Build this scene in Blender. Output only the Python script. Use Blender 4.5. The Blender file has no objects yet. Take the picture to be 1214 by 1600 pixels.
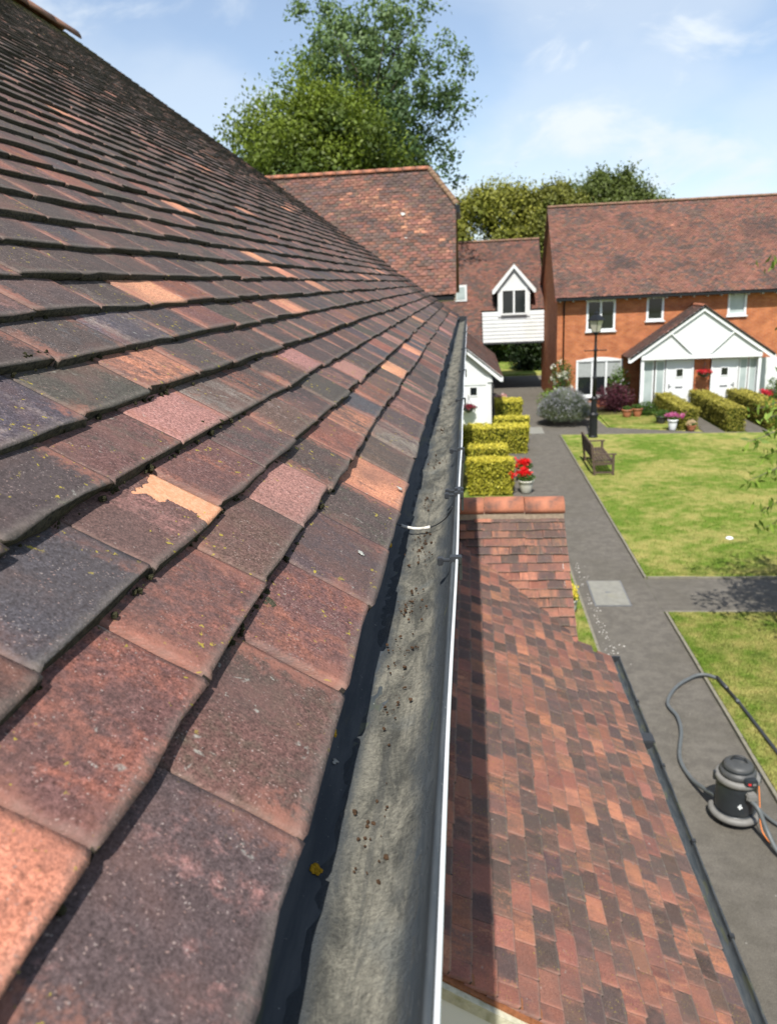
import bpy, bmesh, math, random
import numpy as np
from mathutils import Vector, Matrix
random.seed(7); rng = np.random.default_rng(11)
sc = bpy.context.scene
col = sc.collection
R = math.radians

# ------------------------------------------------------------------ camera
CAMZ = 5.6
YAW, PITCH, ROLL = R(6.42), R(16.27), R(-2.69)
cam = bpy.data.cameras.new('camera'); camo = bpy.data.objects.new('camera', cam); col.objects.link(camo)
cam.sensor_fit = 'VERTICAL'; cam.sensor_height = 36.0; cam.sensor_width = 36.0
cam.lens = 36.0 * 1210 / 1600
cam.clip_start = 0.02; cam.clip_end = 3000
fw0 = Vector((-math.sin(YAW), math.cos(YAW), 0)); rt0 = Vector((math.cos(YAW), math.sin(YAW), 0)); up0 = Vector((0, 0, 1))
fwd = fw0 * math.cos(PITCH) - up0 * math.sin(PITCH); upv = up0 * math.cos(PITCH) + fw0 * math.sin(PITCH)
rt = rt0 * math.cos(ROLL) + upv * math.sin(ROLL); uu = upv * math.cos(ROLL) - rt0 * math.sin(ROLL)
M = Matrix((rt, uu, -fwd)).transposed().to_4x4(); M.translation = (0, 0, CAMZ)
camo.matrix_world = M
cam.dof.use_dof = True; cam.dof.focus_distance = 0.80; cam.dof.aperture_fstop = 12.0
sc.camera = camo

# ------------------------------------------------------------------ sun, sky, exposure
S = Vector((-0.03, -0.55, 0.83)).normalized()
sun = bpy.data.lights.new('sun', 'SUN'); suno = bpy.data.objects.new('sun', sun); col.objects.link(suno)
sun.energy = 5.0; sun.angle = R(0.6); sun.color = (1.0, 0.955, 0.88)
suno.rotation_euler = S.to_track_quat('Z', 'Y').to_euler(); suno.location = (0, -4, 20)
w = bpy.data.worlds.new('World'); sc.world = w; w.use_nodes = True
nt = w.node_tree; nt.nodes.clear()
def wn(t, **k):
    n = nt.nodes.new(t)
    for a, b in k.items(): setattr(n, a, b)
    return n
sky = wn('ShaderNodeTexSky', sky_type='NISHITA', sun_disc=False)
sky.sun_elevation = math.asin(S.z); sky.sun_rotation = math.atan2(S.x, S.y); sky.air_density = 1.0; sky.dust_density = 0.5; sky.ozone_density = 3.0
bg = wn('ShaderNodeBackground'); bg.inputs[1].default_value = 0.112
bgc = wn('ShaderNodeBackground'); bgc.inputs[0].default_value = (0.84, 0.92, 1.0, 1); bgc.inputs[1].default_value = 0.72
tc = wn('ShaderNodeTexCoord'); mp = wn('ShaderNodeMapping'); mp.inputs['Scale'].default_value = (1.0, 1.0, 2.0); mp.inputs['Location'].default_value = (0.95, 0.1, 0.22)
n1 = wn('ShaderNodeTexNoise'); n1.inputs['Scale'].default_value = 3.0; n1.inputs['Detail'].default_value = 9; n1.inputs['Roughness'].default_value = 0.46; n1.inputs['Distortion'].default_value = 0.25
n2 = wn('ShaderNodeTexNoise'); n2.inputs['Scale'].default_value = 7.0; n2.inputs['Detail'].default_value = 8; n2.inputs['Roughness'].default_value = 0.55; n2.inputs['Distortion'].default_value = 0.5
r1 = wn('ShaderNodeMapRange', interpolation_type='SMOOTHSTEP'); r1.inputs[1].default_value = 0.43; r1.inputs[2].default_value = 0.62; r1.inputs[3].default_value = 0.22; r1.inputs[4].default_value = 0.52
r2 = wn('ShaderNodeMapRange', interpolation_type='SMOOTHSTEP'); r2.inputs[1].default_value = 0.54; r2.inputs[2].default_value = 0.72; r2.inputs[3].default_value = 0.0; r2.inputs[4].default_value = 0.5
ad = wn('ShaderNodeMath', operation='ADD', use_clamp=True)
mx = wn('ShaderNodeMixShader'); out = wn('ShaderNodeOutputWorld')
L = nt.links.new
L(tc.outputs['Generated'], mp.inputs[0]); L(mp.outputs[0], n1.inputs['Vector']); L(mp.outputs[0], n2.inputs['Vector'])
L(n1.outputs[0], r1.inputs[0]); L(n2.outputs[0], r2.inputs[0]); L(r1.outputs[0], ad.inputs[0]); L(r2.outputs[0], ad.inputs[1])
L(sky.outputs[0], bg.inputs[0]); L(ad.outputs[0], mx.inputs[0]); L(bg.outputs[0], mx.inputs[1]); L(bgc.outputs[0], mx.inputs[2]); L(mx.outputs[0], out.inputs[0])
vs = sc.view_settings; vs.view_transform = 'Standard'; vs.look = 'None'; vs.exposure = 0.55; vs.gamma = 1.0; vs.use_curve_mapping = False
sc.cycles.max_bounces = 5; sc.cycles.diffuse_bounces = 3; sc.cycles.glossy_bounces = 2

# ------------------------------------------------------------------ materials
MATS = {}
class NB:
    def __init__(s, name):
        s.m = bpy.data.materials.new(name); s.m.use_nodes = True; s.t = s.m.node_tree; s.t.nodes.clear()
        s.out = s.n('ShaderNodeOutputMaterial'); s.b = s.n('ShaderNodeBsdfPrincipled'); s.l(s.b.outputs[0], s.out.inputs[0])
        MATS[name] = s.m
    def n(s, t, **k):
        x = s.t.nodes.new(t)
        for a, b in k.items(): setattr(x, a, b)
        return x
    def l(s, a, b): s.t.links.new(a, b)
    def val(s, sock, v):
        if hasattr(v, 'links') or hasattr(v, 'is_linked'): s.l(v, sock)
        else: sock.default_value = v
    def noise(s, vec, scale, detail=3, rough=0.5, dist=0.0, dims='3D'):
        x = s.n('ShaderNodeTexNoise'); x.inputs['Scale'].default_value = scale; x.inputs['Detail'].default_value = detail
        x.inputs['Roughness'].default_value = rough; x.inputs['Distortion'].default_value = dist
        if vec is not None: s.l(vec, x.inputs['Vector'])
        return x.outputs[0]
    def rng(s, v, a, b, c=0.0, d=1.0, smooth=True):
        x = s.n('ShaderNodeMapRange'); x.interpolation_type = 'SMOOTHSTEP' if smooth else 'LINEAR'
        s.l(v, x.inputs[0])
        for i, q in zip((1, 2, 3, 4), (a, b, c, d)): s.val(x.inputs[i], q)
        return x.outputs[0]
    def math(s, op, a, b=0.0, clamp=False):
        x = s.n('ShaderNodeMath', operation=op, use_clamp=clamp); s.val(x.inputs[0], a); s.val(x.inputs[1], b); return x.outputs[0]
    def mix(s, f, a, b, mode='MIX'):
        x = s.n('ShaderNodeMix', data_type='RGBA', blend_type=mode)
        s.val(x.inputs[0], f); s.val(x.inputs[6], a); s.val(x.inputs[7], b); return x.outputs[2]
    def attr(s, name, vec=False):
        x = s.n('ShaderNodeAttribute', attribute_name=name); return x.outputs[1] if vec else x.outputs[0]
    def pos(s): return s.n('ShaderNodeNewGeometry').outputs['Position']
    def scalev(s, v, sx, sy, sz):
        x = s.n('ShaderNodeMapping'); s.l(v, x.inputs[0]); x.inputs['Scale'].default_value = (sx, sy, sz); return x.outputs[0]
    def sep(s, v):
        x = s.n('ShaderNodeSeparateXYZ'); s.l(v, x.inputs[0]); return x.outputs
    def comb(s, a, b, c=0.0):
        x = s.n('ShaderNodeCombineXYZ'); s.val(x.inputs[0], a); s.val(x.inputs[1], b); s.val(x.inputs[2], c); return x.outputs[0]
    def bump(s, h, strength, dist):
        x = s.n('ShaderNodeBump'); x.inputs['Strength'].default_value = strength; x.inputs['Distance'].default_value = dist
        s.l(h, x.inputs['Height']); s.l(x.outputs[0], s.b.inputs['Normal'])
    def fin(s, c, rough=0.7, spec=0.3, metal=0.0):
        s.val(s.b.inputs['Base Color'], c); s.val(s.b.inputs['Roughness'], rough); s.b.inputs['Specular IOR Level'].default_value = spec; s.b.inputs['Metallic'].default_value = metal
        return s.m
def C(r, g, b): return (r, g, b, 1.0)
def hexs(r, g, b):
    f = lambda x: ((x / 255 + 0.055) / 1.055) ** 2.4 if x > 10 else x / 255 / 12.92
    return (f(r), f(g), f(b), 1.0)

def plain(name, c, rough=0.6, spec=0.3, var=0.12, scale=12.0, metal=0.0, bump=0.0, bscale=60.0, dirt=None):
    b = NB(name); p = b.n('ShaderNodeTexCoord').outputs['Object']
    nz = b.noise(p, scale, 5, 0.6)
    f = b.rng(nz, 0.3, 0.7, 1 - var, 1 + var, False)
    x = b.n('ShaderNodeVectorMath', operation='SCALE'); x.inputs[0].default_value = c[:3]; b.l(f, x.inputs['Scale'])
    cc = x.outputs[0]
    if dirt:
        cc = b.mix(b.math('MULTIPLY', b.rng(b.noise(p, scale * 0.35, 6, 0.65), 0.5, 0.72), dirt[1]), cc, dirt[0])
    if bump: b.bump(b.noise(p, bscale, 4, 0.6), bump, 0.01)
    return b.fin(cc, rough, spec, metal)

def tile_mat(name, near):
    b = NB(name)
    uv = b.attr('tuv', True); tl = b.attr('tl', True); ca = b.attr('ca'); cb = b.attr('cb')
    u, v, rn = b.sep(tl)
    # broad streaky mix between the two colours of the tile
    sv = b.scalev(uv, 1.0, 0.24, 1.0)
    n1 = b.noise(sv, 26, 4, 0.62, 0.4)
    n1b = b.noise(uv, 95, 3, 0.68)
    s = b.math('ADD', b.math('MULTIPLY', n1, 0.62), b.math('MULTIPLY', n1b, 0.38))
    mxa = b.sep(b.attr('mx', True))
    lo = b.math('SUBTRACT', 0.78, b.math('MULTIPLY', mxa[0], 0.55))
    f = b.rng(s, b.math('SUBTRACT', lo, 0.09), b.math('ADD', lo, 0.09))
    c = b.mix(f, ca, cb)
    if near:
        g = b.noise(uv, 430, 3, 0.75)
        g2 = b.noise(uv, 170, 3, 0.7)
        c = b.mix(1.0, c, b.mix(b.rng(g, 0.3, 0.7, 0, 1, False), C(0.34, 0.32, 0.31), C(1.46, 1.43, 1.41)), 'MULTIPLY')
        c = b.mix(1.0, c, b.mix(b.rng(g2, 0.3, 0.7, 0, 1, False), C(0.70, 0.68, 0.68), C(1.28, 1.26, 1.26)), 'MULTIPLY')
        # pale grit specks
        vo = b.n('ShaderNodeTexVoronoi'); vo.inputs['Scale'].default_value = 400; wp = b.n('ShaderNodeVectorMath', operation='SCALE'); wn_ = b.n('ShaderNodeTexNoise'); wn_.inputs['Scale'].default_value = 260; wn_.inputs['Detail'].default_value = 2; b.l(uv, wn_.inputs['Vector']); b.l(wn_.outputs[1], wp.inputs[0]); wp.inputs['Scale'].default_value = .0045; wa = b.n('ShaderNodeVectorMath', operation='ADD'); b.l(uv, wa.inputs[0]); b.l(wp.outputs[0], wa.inputs[1]); b.l(wa.outputs[0], vo.inputs['Vector'])
        cellr = b.sep(vo.outputs['Color']); sp = b.math('MULTIPLY', b.math('MULTIPLY', b.rng(vo.outputs[0], 0.20, 0.34, 1, 0), b.rng(cellr[0], 0.62, 0.66)), b.rng(b.noise(uv, 50, 2, 0.6), 0.38, 0.56))
        c = b.mix(b.math('MULTIPLY', sp, 0.58), c, b.mix(cellr[1], C(0.36, 0.20, 0.165), C(0.42, 0.37, 0.34)))
        wz = b.noise(b.pos(), 5.5, 3, 0.6); c = b.mix(b.rng(wz, .40, .64, 0, .42), c, C(.072, .058, .054)); c = b.mix(b.rng(b.noise(b.pos(), 9.0, 3, 0.6), .50, .68, 0, .38), c, C(.16, .085, .07))
        # pale rim on the sides and on the lower edge
        e1 = b.math('MINIMUM', u, b.math('SUBTRACT', 1.0, u))
        ew = b.math('ADD', e1, b.math('MULTIPLY', b.math('SUBTRACT', b.noise(uv, 70, 4, 0.65), 0.5), 0.14))
        st_ = b.rng(b.noise(uv, 9, 2, .5), .42, .62); c = b.mix(b.math('MULTIPLY', b.rng(b.math('ADD', e1, b.math('MULTIPLY', b.math('SUBTRACT', n1b, 0.5), 0.5)), 0.02, 0.17, 1, 0), b.math('MULTIPLY', st_, .62)), c, C(.29, .125, .088))
        c = b.mix(b.math('MULTIPLY', b.rng(ew, -0.02, 0.04, 1, 0), 0.35), c, C(0.24, 0.17, 0.145))
        vw = b.math('ADD', v, b.math('MULTIPLY', b.math('SUBTRACT', b.noise(uv, 80, 4, 0.65), 0.5), 0.12))
        c = b.mix(b.math('MULTIPLY', b.rng(vw, 0.0, 0.10, 1, 0), 0.35), c, C(0.20, 0.175, 0.15))
        # flaked skin that shows bright clay
        fe = b.math('ADD', u, b.math('MULTIPLY', b.math('SUBTRACT', b.noise(uv, 24, 5, 0.6, 0.6), 0.5), 0.85))
        fe2 = b.math('ADD', v, b.math('MULTIPLY', b.math('SUBTRACT', b.noise(uv, 30, 4, 0.6), 0.5), 0.5))
        fl = b.math('MULTIPLY', b.math('MULTIPLY', b.rng(fe, 0.70, 0.715), b.rng(fe2, 0.66, 0.645, 0, 1)), mxa[1])
        c = b.mix(fl, c, b.mix(b.rng(g2, .3, .7), C(0.52, 0.235, 0.125), C(0.64, 0.33, 0.20)))
        # lichen
        ly = b.math('MULTIPLY', b.rng(b.noise(uv, 115, 3, 0.6), 0.645, 0.685), b.rng(b.noise(uv, 11, 2, 0.5), 0.50, 0.57))
        c = b.mix(b.math('MULTIPLY', ly, 0.8), c, C(0.34, 0.27, 0.035))
        lw = b.math('MULTIPLY', b.rng(b.noise(b.scalev(uv, 1, 1.0, 1), 62, 3, 0.6, 0.4), 0.66, 0.72), b.rng(b.noise(uv, 8, 2, 0.5), 0.50, 0.58))
        c = b.mix(b.math('MULTIPLY', b.math('MULTIPLY', lw, b.rng(g, .3, .6, .35, 1)), 0.6), c, C(0.36, 0.36, 0.32))
        lg = b.math('MULTIPLY', b.rng(b.noise(uv, 16, 5, 0.7, 0.4), 0.62, 0.72), b.rng(g, 0.42, 0.6))
        c = b.mix(b.math('MULTIPLY', lg, 0.55), c, C(0.17, 0.165, 0.12))
        # algae and dirt on the butt end, plus its unlit shade painted in
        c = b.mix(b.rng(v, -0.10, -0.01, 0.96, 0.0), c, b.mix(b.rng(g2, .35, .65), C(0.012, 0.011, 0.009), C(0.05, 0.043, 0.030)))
        h = b.math('ADD', b.math('MULTIPLY', g, 0.5), b.math('ADD', b.math('MULTIPLY', g2, 0.8), b.math('MULTIPLY', b.math('MULTIPLY', fl, -1.0), 0.9)))
        b.bump(h, 0.55, 0.0022)
    else:
        g = b.noise(uv, 45, 5, 0.7)
        c = b.mix(1.0, c, b.mix(b.rng(g, 0.3, 0.7, 0, 1, False), C(0.55, 0.53, 0.52), C(1.5, 1.48, 1.46)), 'MULTIPLY')
        p = b.pos()
        big = b.noise(p, 0.9, 4, 0.6)
        c = b.mix(b.rng(big, 0.48, 0.68, 0.0, 0.55), c, C(0.055, 0.045, 0.045))
        c = b.mix(b.math('MULTIPLY', b.rng(b.noise(p, 5.0, 4, 0.6), 0.62, 0.70), 0.35), c, C(0.20, 0.17, 0.09))
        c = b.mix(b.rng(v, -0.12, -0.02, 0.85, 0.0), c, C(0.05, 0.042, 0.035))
        b.bump(g, 0.4, 0.01)
    c = b.mix(b.sep(b.attr('mx', True))[2], c, b.mix(b.rng(b.noise(b.pos(), 28, 5, 0.7), 0.4, 0.62), c, C(0.13, 0.125, 0.022)))
    b.fin(c, 0.82, 0.22)
    return b.m
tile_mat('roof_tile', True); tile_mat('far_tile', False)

def brick_mat(name, c1, c2, mort):
    b = NB(name); p = b.sep(b.pos())
    vec = b.comb(b.math('ADD', p[0], p[1]), p[2])
    br = b.n('ShaderNodeTexBrick'); b.l(vec, br.inputs['Vector'])
    br.inputs['Color1'].default_value = c1; br.inputs['Color2'].default_value = c2; br.inputs['Mortar'].default_value = mort
    br.inputs['Scale'].default_value = 1.0; br.inputs['Mortar Size'].default_value = 0.007; br.inputs['Mortar Smooth'].default_value = 0.3
    br.inputs['Brick Width'].default_value = 0.225; br.inputs['Row Height'].default_value = 0.075
    nz = b.noise(b.pos(), 2.2, 5, 0.6); nf = b.noise(b.pos(), 30, 4, 0.6)
    c = b.mix(1.0, br.outputs[0], b.mix(b.rng(nz, .3, .7, 0, 1, False), C(.75, .72, .7), C(1.2, 1.2, 1.2)), 'MULTIPLY')
    c = b.mix(1.0, c, b.mix(b.rng(nf, .3, .7, 0, 1, False), C(.8, .78, .78), C(1.2, 1.2, 1.2)), 'MULTIPLY')
    b.bump(b.math('ADD', br.outputs[1], b.math('MULTIPLY', nf, -0.3)), -0.5, 0.01)
    return b.fin(c, 0.85, 0.2)
brick_mat('orange_brick', C(.46, .155, .055), C(.36, .105, .040), C(.36, .24, .16))
brick_mat('brown_brick', C(.25, .085, .05), C(.17, .06, .04), C(.22, .16, .12))

def leaf_mat(name, trans=0.45, rough=0.55):
    b = NB(name); c = b.attr('col')
    b.val(b.b.inputs['Base Color'], c); b.b.inputs['Roughness'].default_value = rough; b.b.inputs['Specular IOR Level'].default_value = 0.25
    t = b.n('ShaderNodeBsdfTranslucent'); b.l(b.mix(1.0, c, C(1.3, 1.35, .7), 'MULTIPLY'), t.inputs[0])
    m = b.n('ShaderNodeMixShader'); m.inputs[0].default_value = trans
    b.l(b.b.outputs[0], m.inputs[1]); b.l(t.outputs[0], m.inputs[2]); b.l(m.outputs[0], b.out.inputs[0])
leaf_mat('leaf', 0.22); leaf_mat('petal', 0.25); leaf_mat('hedge_leaf', 0.25)

def grass_mat():
    b = NB('lawn'); p = b.pos()
    a = b.noise(p, 0.55, 5, 0.62, 0.3); d = b.noise(p, 3.2, 5, 0.65); f = b.noise(p, 40, 4, 0.7)
    s = b.math('ADD', b.math('MULTIPLY', a, 0.55), b.math('MULTIPLY', d, 0.45))
    c = b.mix(b.rng(s, 0.40, 0.62), C(.12, .19, .025), C(.33, .30, .10))
    c = b.mix(b.rng(b.noise(p, 1.3, 4, .6), .55, .7, 0, .5), c, C(.075, .13, .02))
    c = b.mix(1.0, c, b.mix(b.rng(f, .3, .7, 0, 1, False), C(.6, .6, .6), C(1.35, 1.35, 1.3)), 'MULTIPLY')
    b.bump(f, 0.8, 0.03); b.fin(c, 0.9, 0.1)
grass_mat()
def asphalt():
    b = NB('asphalt'); p = b.pos()
    f = b.noise(p, 120, 4, 0.75); m = b.noise(p, 5, 5, .65); g = b.noise(p, .6, 4, .6)
    c = b.mix(b.rng(m, .35, .65), C(.096, .087, .075), C(.128, .116, .099))
    c = b.mix(b.rng(g, .4, .65, 0, .5), c, C(.088, .080, .064))
    c = b.mix(1.0, c, b.mix(b.rng(f, .3, .7, 0, 1, False), C(.6, .6, .6), C(1.45, 1.45, 1.45)), 'MULTIPLY')
    vo = b.n('ShaderNodeTexVoronoi'); vo.inputs['Scale'].default_value = 7; b.l(p, vo.inputs['Vector'])
    c = b.mix(b.math('MULTIPLY', b.rng(vo.outputs[0], .03, .05, 1, 0), b.rng(b.noise(p, 1.0, 2, .5), .5, .6)), c, C(.4, .39, .36))
    b.bump(f, 0.6, 0.01); b.fin(c, 0.9, 0.2)
asphalt()
def silt():
    b = NB('silt'); p = b.pos()
    f = b.noise(p, 300, 5, .75); m = b.noise(b.scalev(p, 1, .3, 1), 45, 5, .7, .5); g = b.noise(p, 14, 4, .6)
    c = b.mix(b.rng(m, .34, .66), C(.062, .062, .056), C(.195, .185, .155))
    c = b.mix(b.rng(g, .55, .7, 0, .45), c, C(.12, .13, .13))
    c = b.mix(1.0, c, b.mix(b.rng(f, .3, .7, 0, 1, False), C(.55, .55, .55), C(1.45, 1.45, 1.4)), 'MULTIPLY')
    c = b.mix(b.math('MULTIPLY', b.rng(b.noise(p, 60, 5, .75), .62, .68), b.rng(b.noise(p, 9, 2, .5), .52, .6)), c, C(.045, .03, .02))
    sx = b.sep(p)[0]; ed = b.math('ADD', b.math('ABSOLUTE', b.math('SUBTRACT', sx, -.068)), b.math('MULTIPLY', b.math('SUBTRACT', b.noise(b.scalev(p, 1, .25, 1), 55, 4, .65), .5), .030))
    c = b.mix(b.rng(ed, .014, .033), c, C(.048, .056, .063))
    ln = b.noise(b.scalev(p, 1, .02, 1), 160, 2, .5); c = b.mix(b.rng(ln, .62, .67, 0, .4), c, C(.06, .062, .06))
    b.bump(b.math('ADD', f, b.math('MULTIPLY', m, 1.2)), .8, .003); b.fin(c, .85, .2)
silt()
def gutter_plastic():
    b = NB('gutter_plastic'); p = b.pos(); x, y, z = b.sep(p)
    n = b.noise(b.scalev(p, 1, .12, 1), 60, 5, .65)
    f = b.noise(p, 260, 4, .7)
    c = b.mix(b.rng(n, .35, .68), C(.036, .044, .052), C(.068, .076, .082))
    c = b.mix(b.math('MULTIPLY', b.rng(b.noise(b.scalev(p, 1, .15, 1), 30, 4, .6), .56, .66), .4), c, C(.11, .115, .05))
    c = b.mix(b.math('MULTIPLY', b.rng(f, .66, .72), .5), c, C(.45, .45, .42))
    b.bump(f, .15, .002); b.fin(c, .62, .18)
gutter_plastic()
def wood():
    b = NB('bench_wood'); p = b.n('ShaderNodeTexCoord').outputs['Object']
    n = b.noise(b.scalev(p, 8, 1, 8), 6, 5, .65)
    b.bump(n, .3, .005); b.fin(b.mix(b.rng(n, .3, .7), C(.045, .030, .022), C(.13, .095, .07)), .75, .2)
wood()
def bark():
    b = NB('bark'); p = b.pos(); n = b.noise(b.scalev(p, 1, 1, .3), 9, 5, .65)
    b.bump(n, .7, .04); b.fin(b.mix(b.rng(n, .35, .65), C(.05, .042, .033), C(.17, .15, .12)), .9, .1)
bark()
plain('white_paint', C(.70, .72, .72), .45, .35, .05, 3, dirt=(C(.62, .63, .58), .35))
plain('white_board', C(.64, .66, .66), .5, .3, .05, 2.5, dirt=(C(.58, .58, .52), .45))
plain('mossy_board', C(.52, .50, .38), .8, .2, .2, 25, dirt=(C(.22, .22, .10), .7), bump=.5, bscale=180)
plain('chip', C(.5, .48, .44), .9, .1, .2, 30)
plain('rust_strip', C(.22, .085, .035), .7, .3, .3, 60)
plain('cream_render', C(.62, .58, .48), .8, .2, .12, 3)
plain('black_iron', C(.010, .011, .013), .45, .35, .25, 20)
plain('dark_plastic', C(.022, .026, .030), .38, .45, .2, 8, dirt=(C(.12, .115, .10), .35))
plain('grey_plastic', C(.165, .16, .15), .55, .35, .15, 14, dirt=(C(.15, .14, .12), .5))
plain('dull_grey_plastic', C(.055, .057, .058), .5, .35, .15, 20, dirt=(C(.2, .19, .17), .4))
plain('hose_grey', C(.095, .105, .108), .5, .35, .12, 14)
plain('clip_black', C(.03, .032, .035), .4, .45, .2, 90)
plain('white_cable', C(.58, .60, .62), .4, .4, .06, 60, dirt=(C(.45, .45, .42), .35))
plain('orange_cable', C(.70, .20, .04), .5, .3, .1, 20)
plain('red_light', C(.6, .03, .03), .4, .4, .1, 20)
plain('white_print', C(.75, .77, .78), .5, .3, .1, 30)
plain('label_white', C(.62, .60, .54), .7, .2, .2, 220, dirt=(C(.12, .11, .10), .6))
plain('concrete', C(.19, .175, .135), .9, .15, .15, 9, dirt=(C(.16, .15, .11), .5), bump=.5, bscale=90)
plain('paving', C(.21, .205, .18), .9, .15, .14, 7, dirt=(C(.22, .21, .15), .6), bump=.5, bscale=80)
plain('terracotta', C(.42, .16, .08), .8, .2, .15, 18, dirt=(C(.3, .25, .2), .5))
plain('stone_pot', C(.48, .47, .40), .8, .2, .12, 14, dirt=(C(.28, .28, .2), .5))
plain('soil', C(.045, .032, .022), .95, .1, .3, 30, bump=.8, bscale=60)
plain('mortar', C(.30, .24, .18), .95, .1, .25, 30, bump=.7, bscale=120)
plain('ridge_clay', C(.34, .135, .08), .8, .2, .25, 7, dirt=(C(.085, .07, .066), .95), bump=.4, bscale=70)
plain('ridge_old', C(.20, .11, .08), .85, .2, .25, 7, dirt=(C(.16, .15, .06), .7), bump=.4, bscale=70)
plain('lead', C(.13, .135, .14), .55, .4, .2, 10)
plain('under_felt', C(.02, .018, .016), .95, .1, .2, 20)
plain('curtain', C(.33, .35, .34), .9, .1, .1, 9)
plain('dark_room', C(.03, .028, .025), .9, .1, .2, 3)
plain('lichen_orange', C(.52, .30, .02), .9, .1, .35, 220, bump=.8, bscale=400)
plain('lichen_white', C(.55, .55, .50), .9, .1, .25, 220, bump=.8, bscale=400)
plain('moss', C(.055, .052, .028), .95, .1, .5, 260, bump=1.0, bscale=420)
plain('moss_grey', C(.12, .11, .075), .95, .1, .5, 380, bump=1.0, bscale=600)
plain('crumb', C(.06, .036, .022), .95, .1, .4, 300)
plain('lamp_glass', C(.50, .48, .40), .25, .5, .1, 5)
plain('bin_plastic', C(.05, .052, .055), .5, .4, .15, 8)
def glass_m():
    b = NB('window_glass'); b.fin(C(.012, .015, .018), .06, .6)
    b2 = NB('frosted_glass'); b2.fin(b2.mix(b2.rng(b2.noise(b2.pos(), 1.5, 3), .3, .7), C(.30, .36, .36), C(.42, .48, .47)), .18, .5)
glass_m()
MT = MATS

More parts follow.
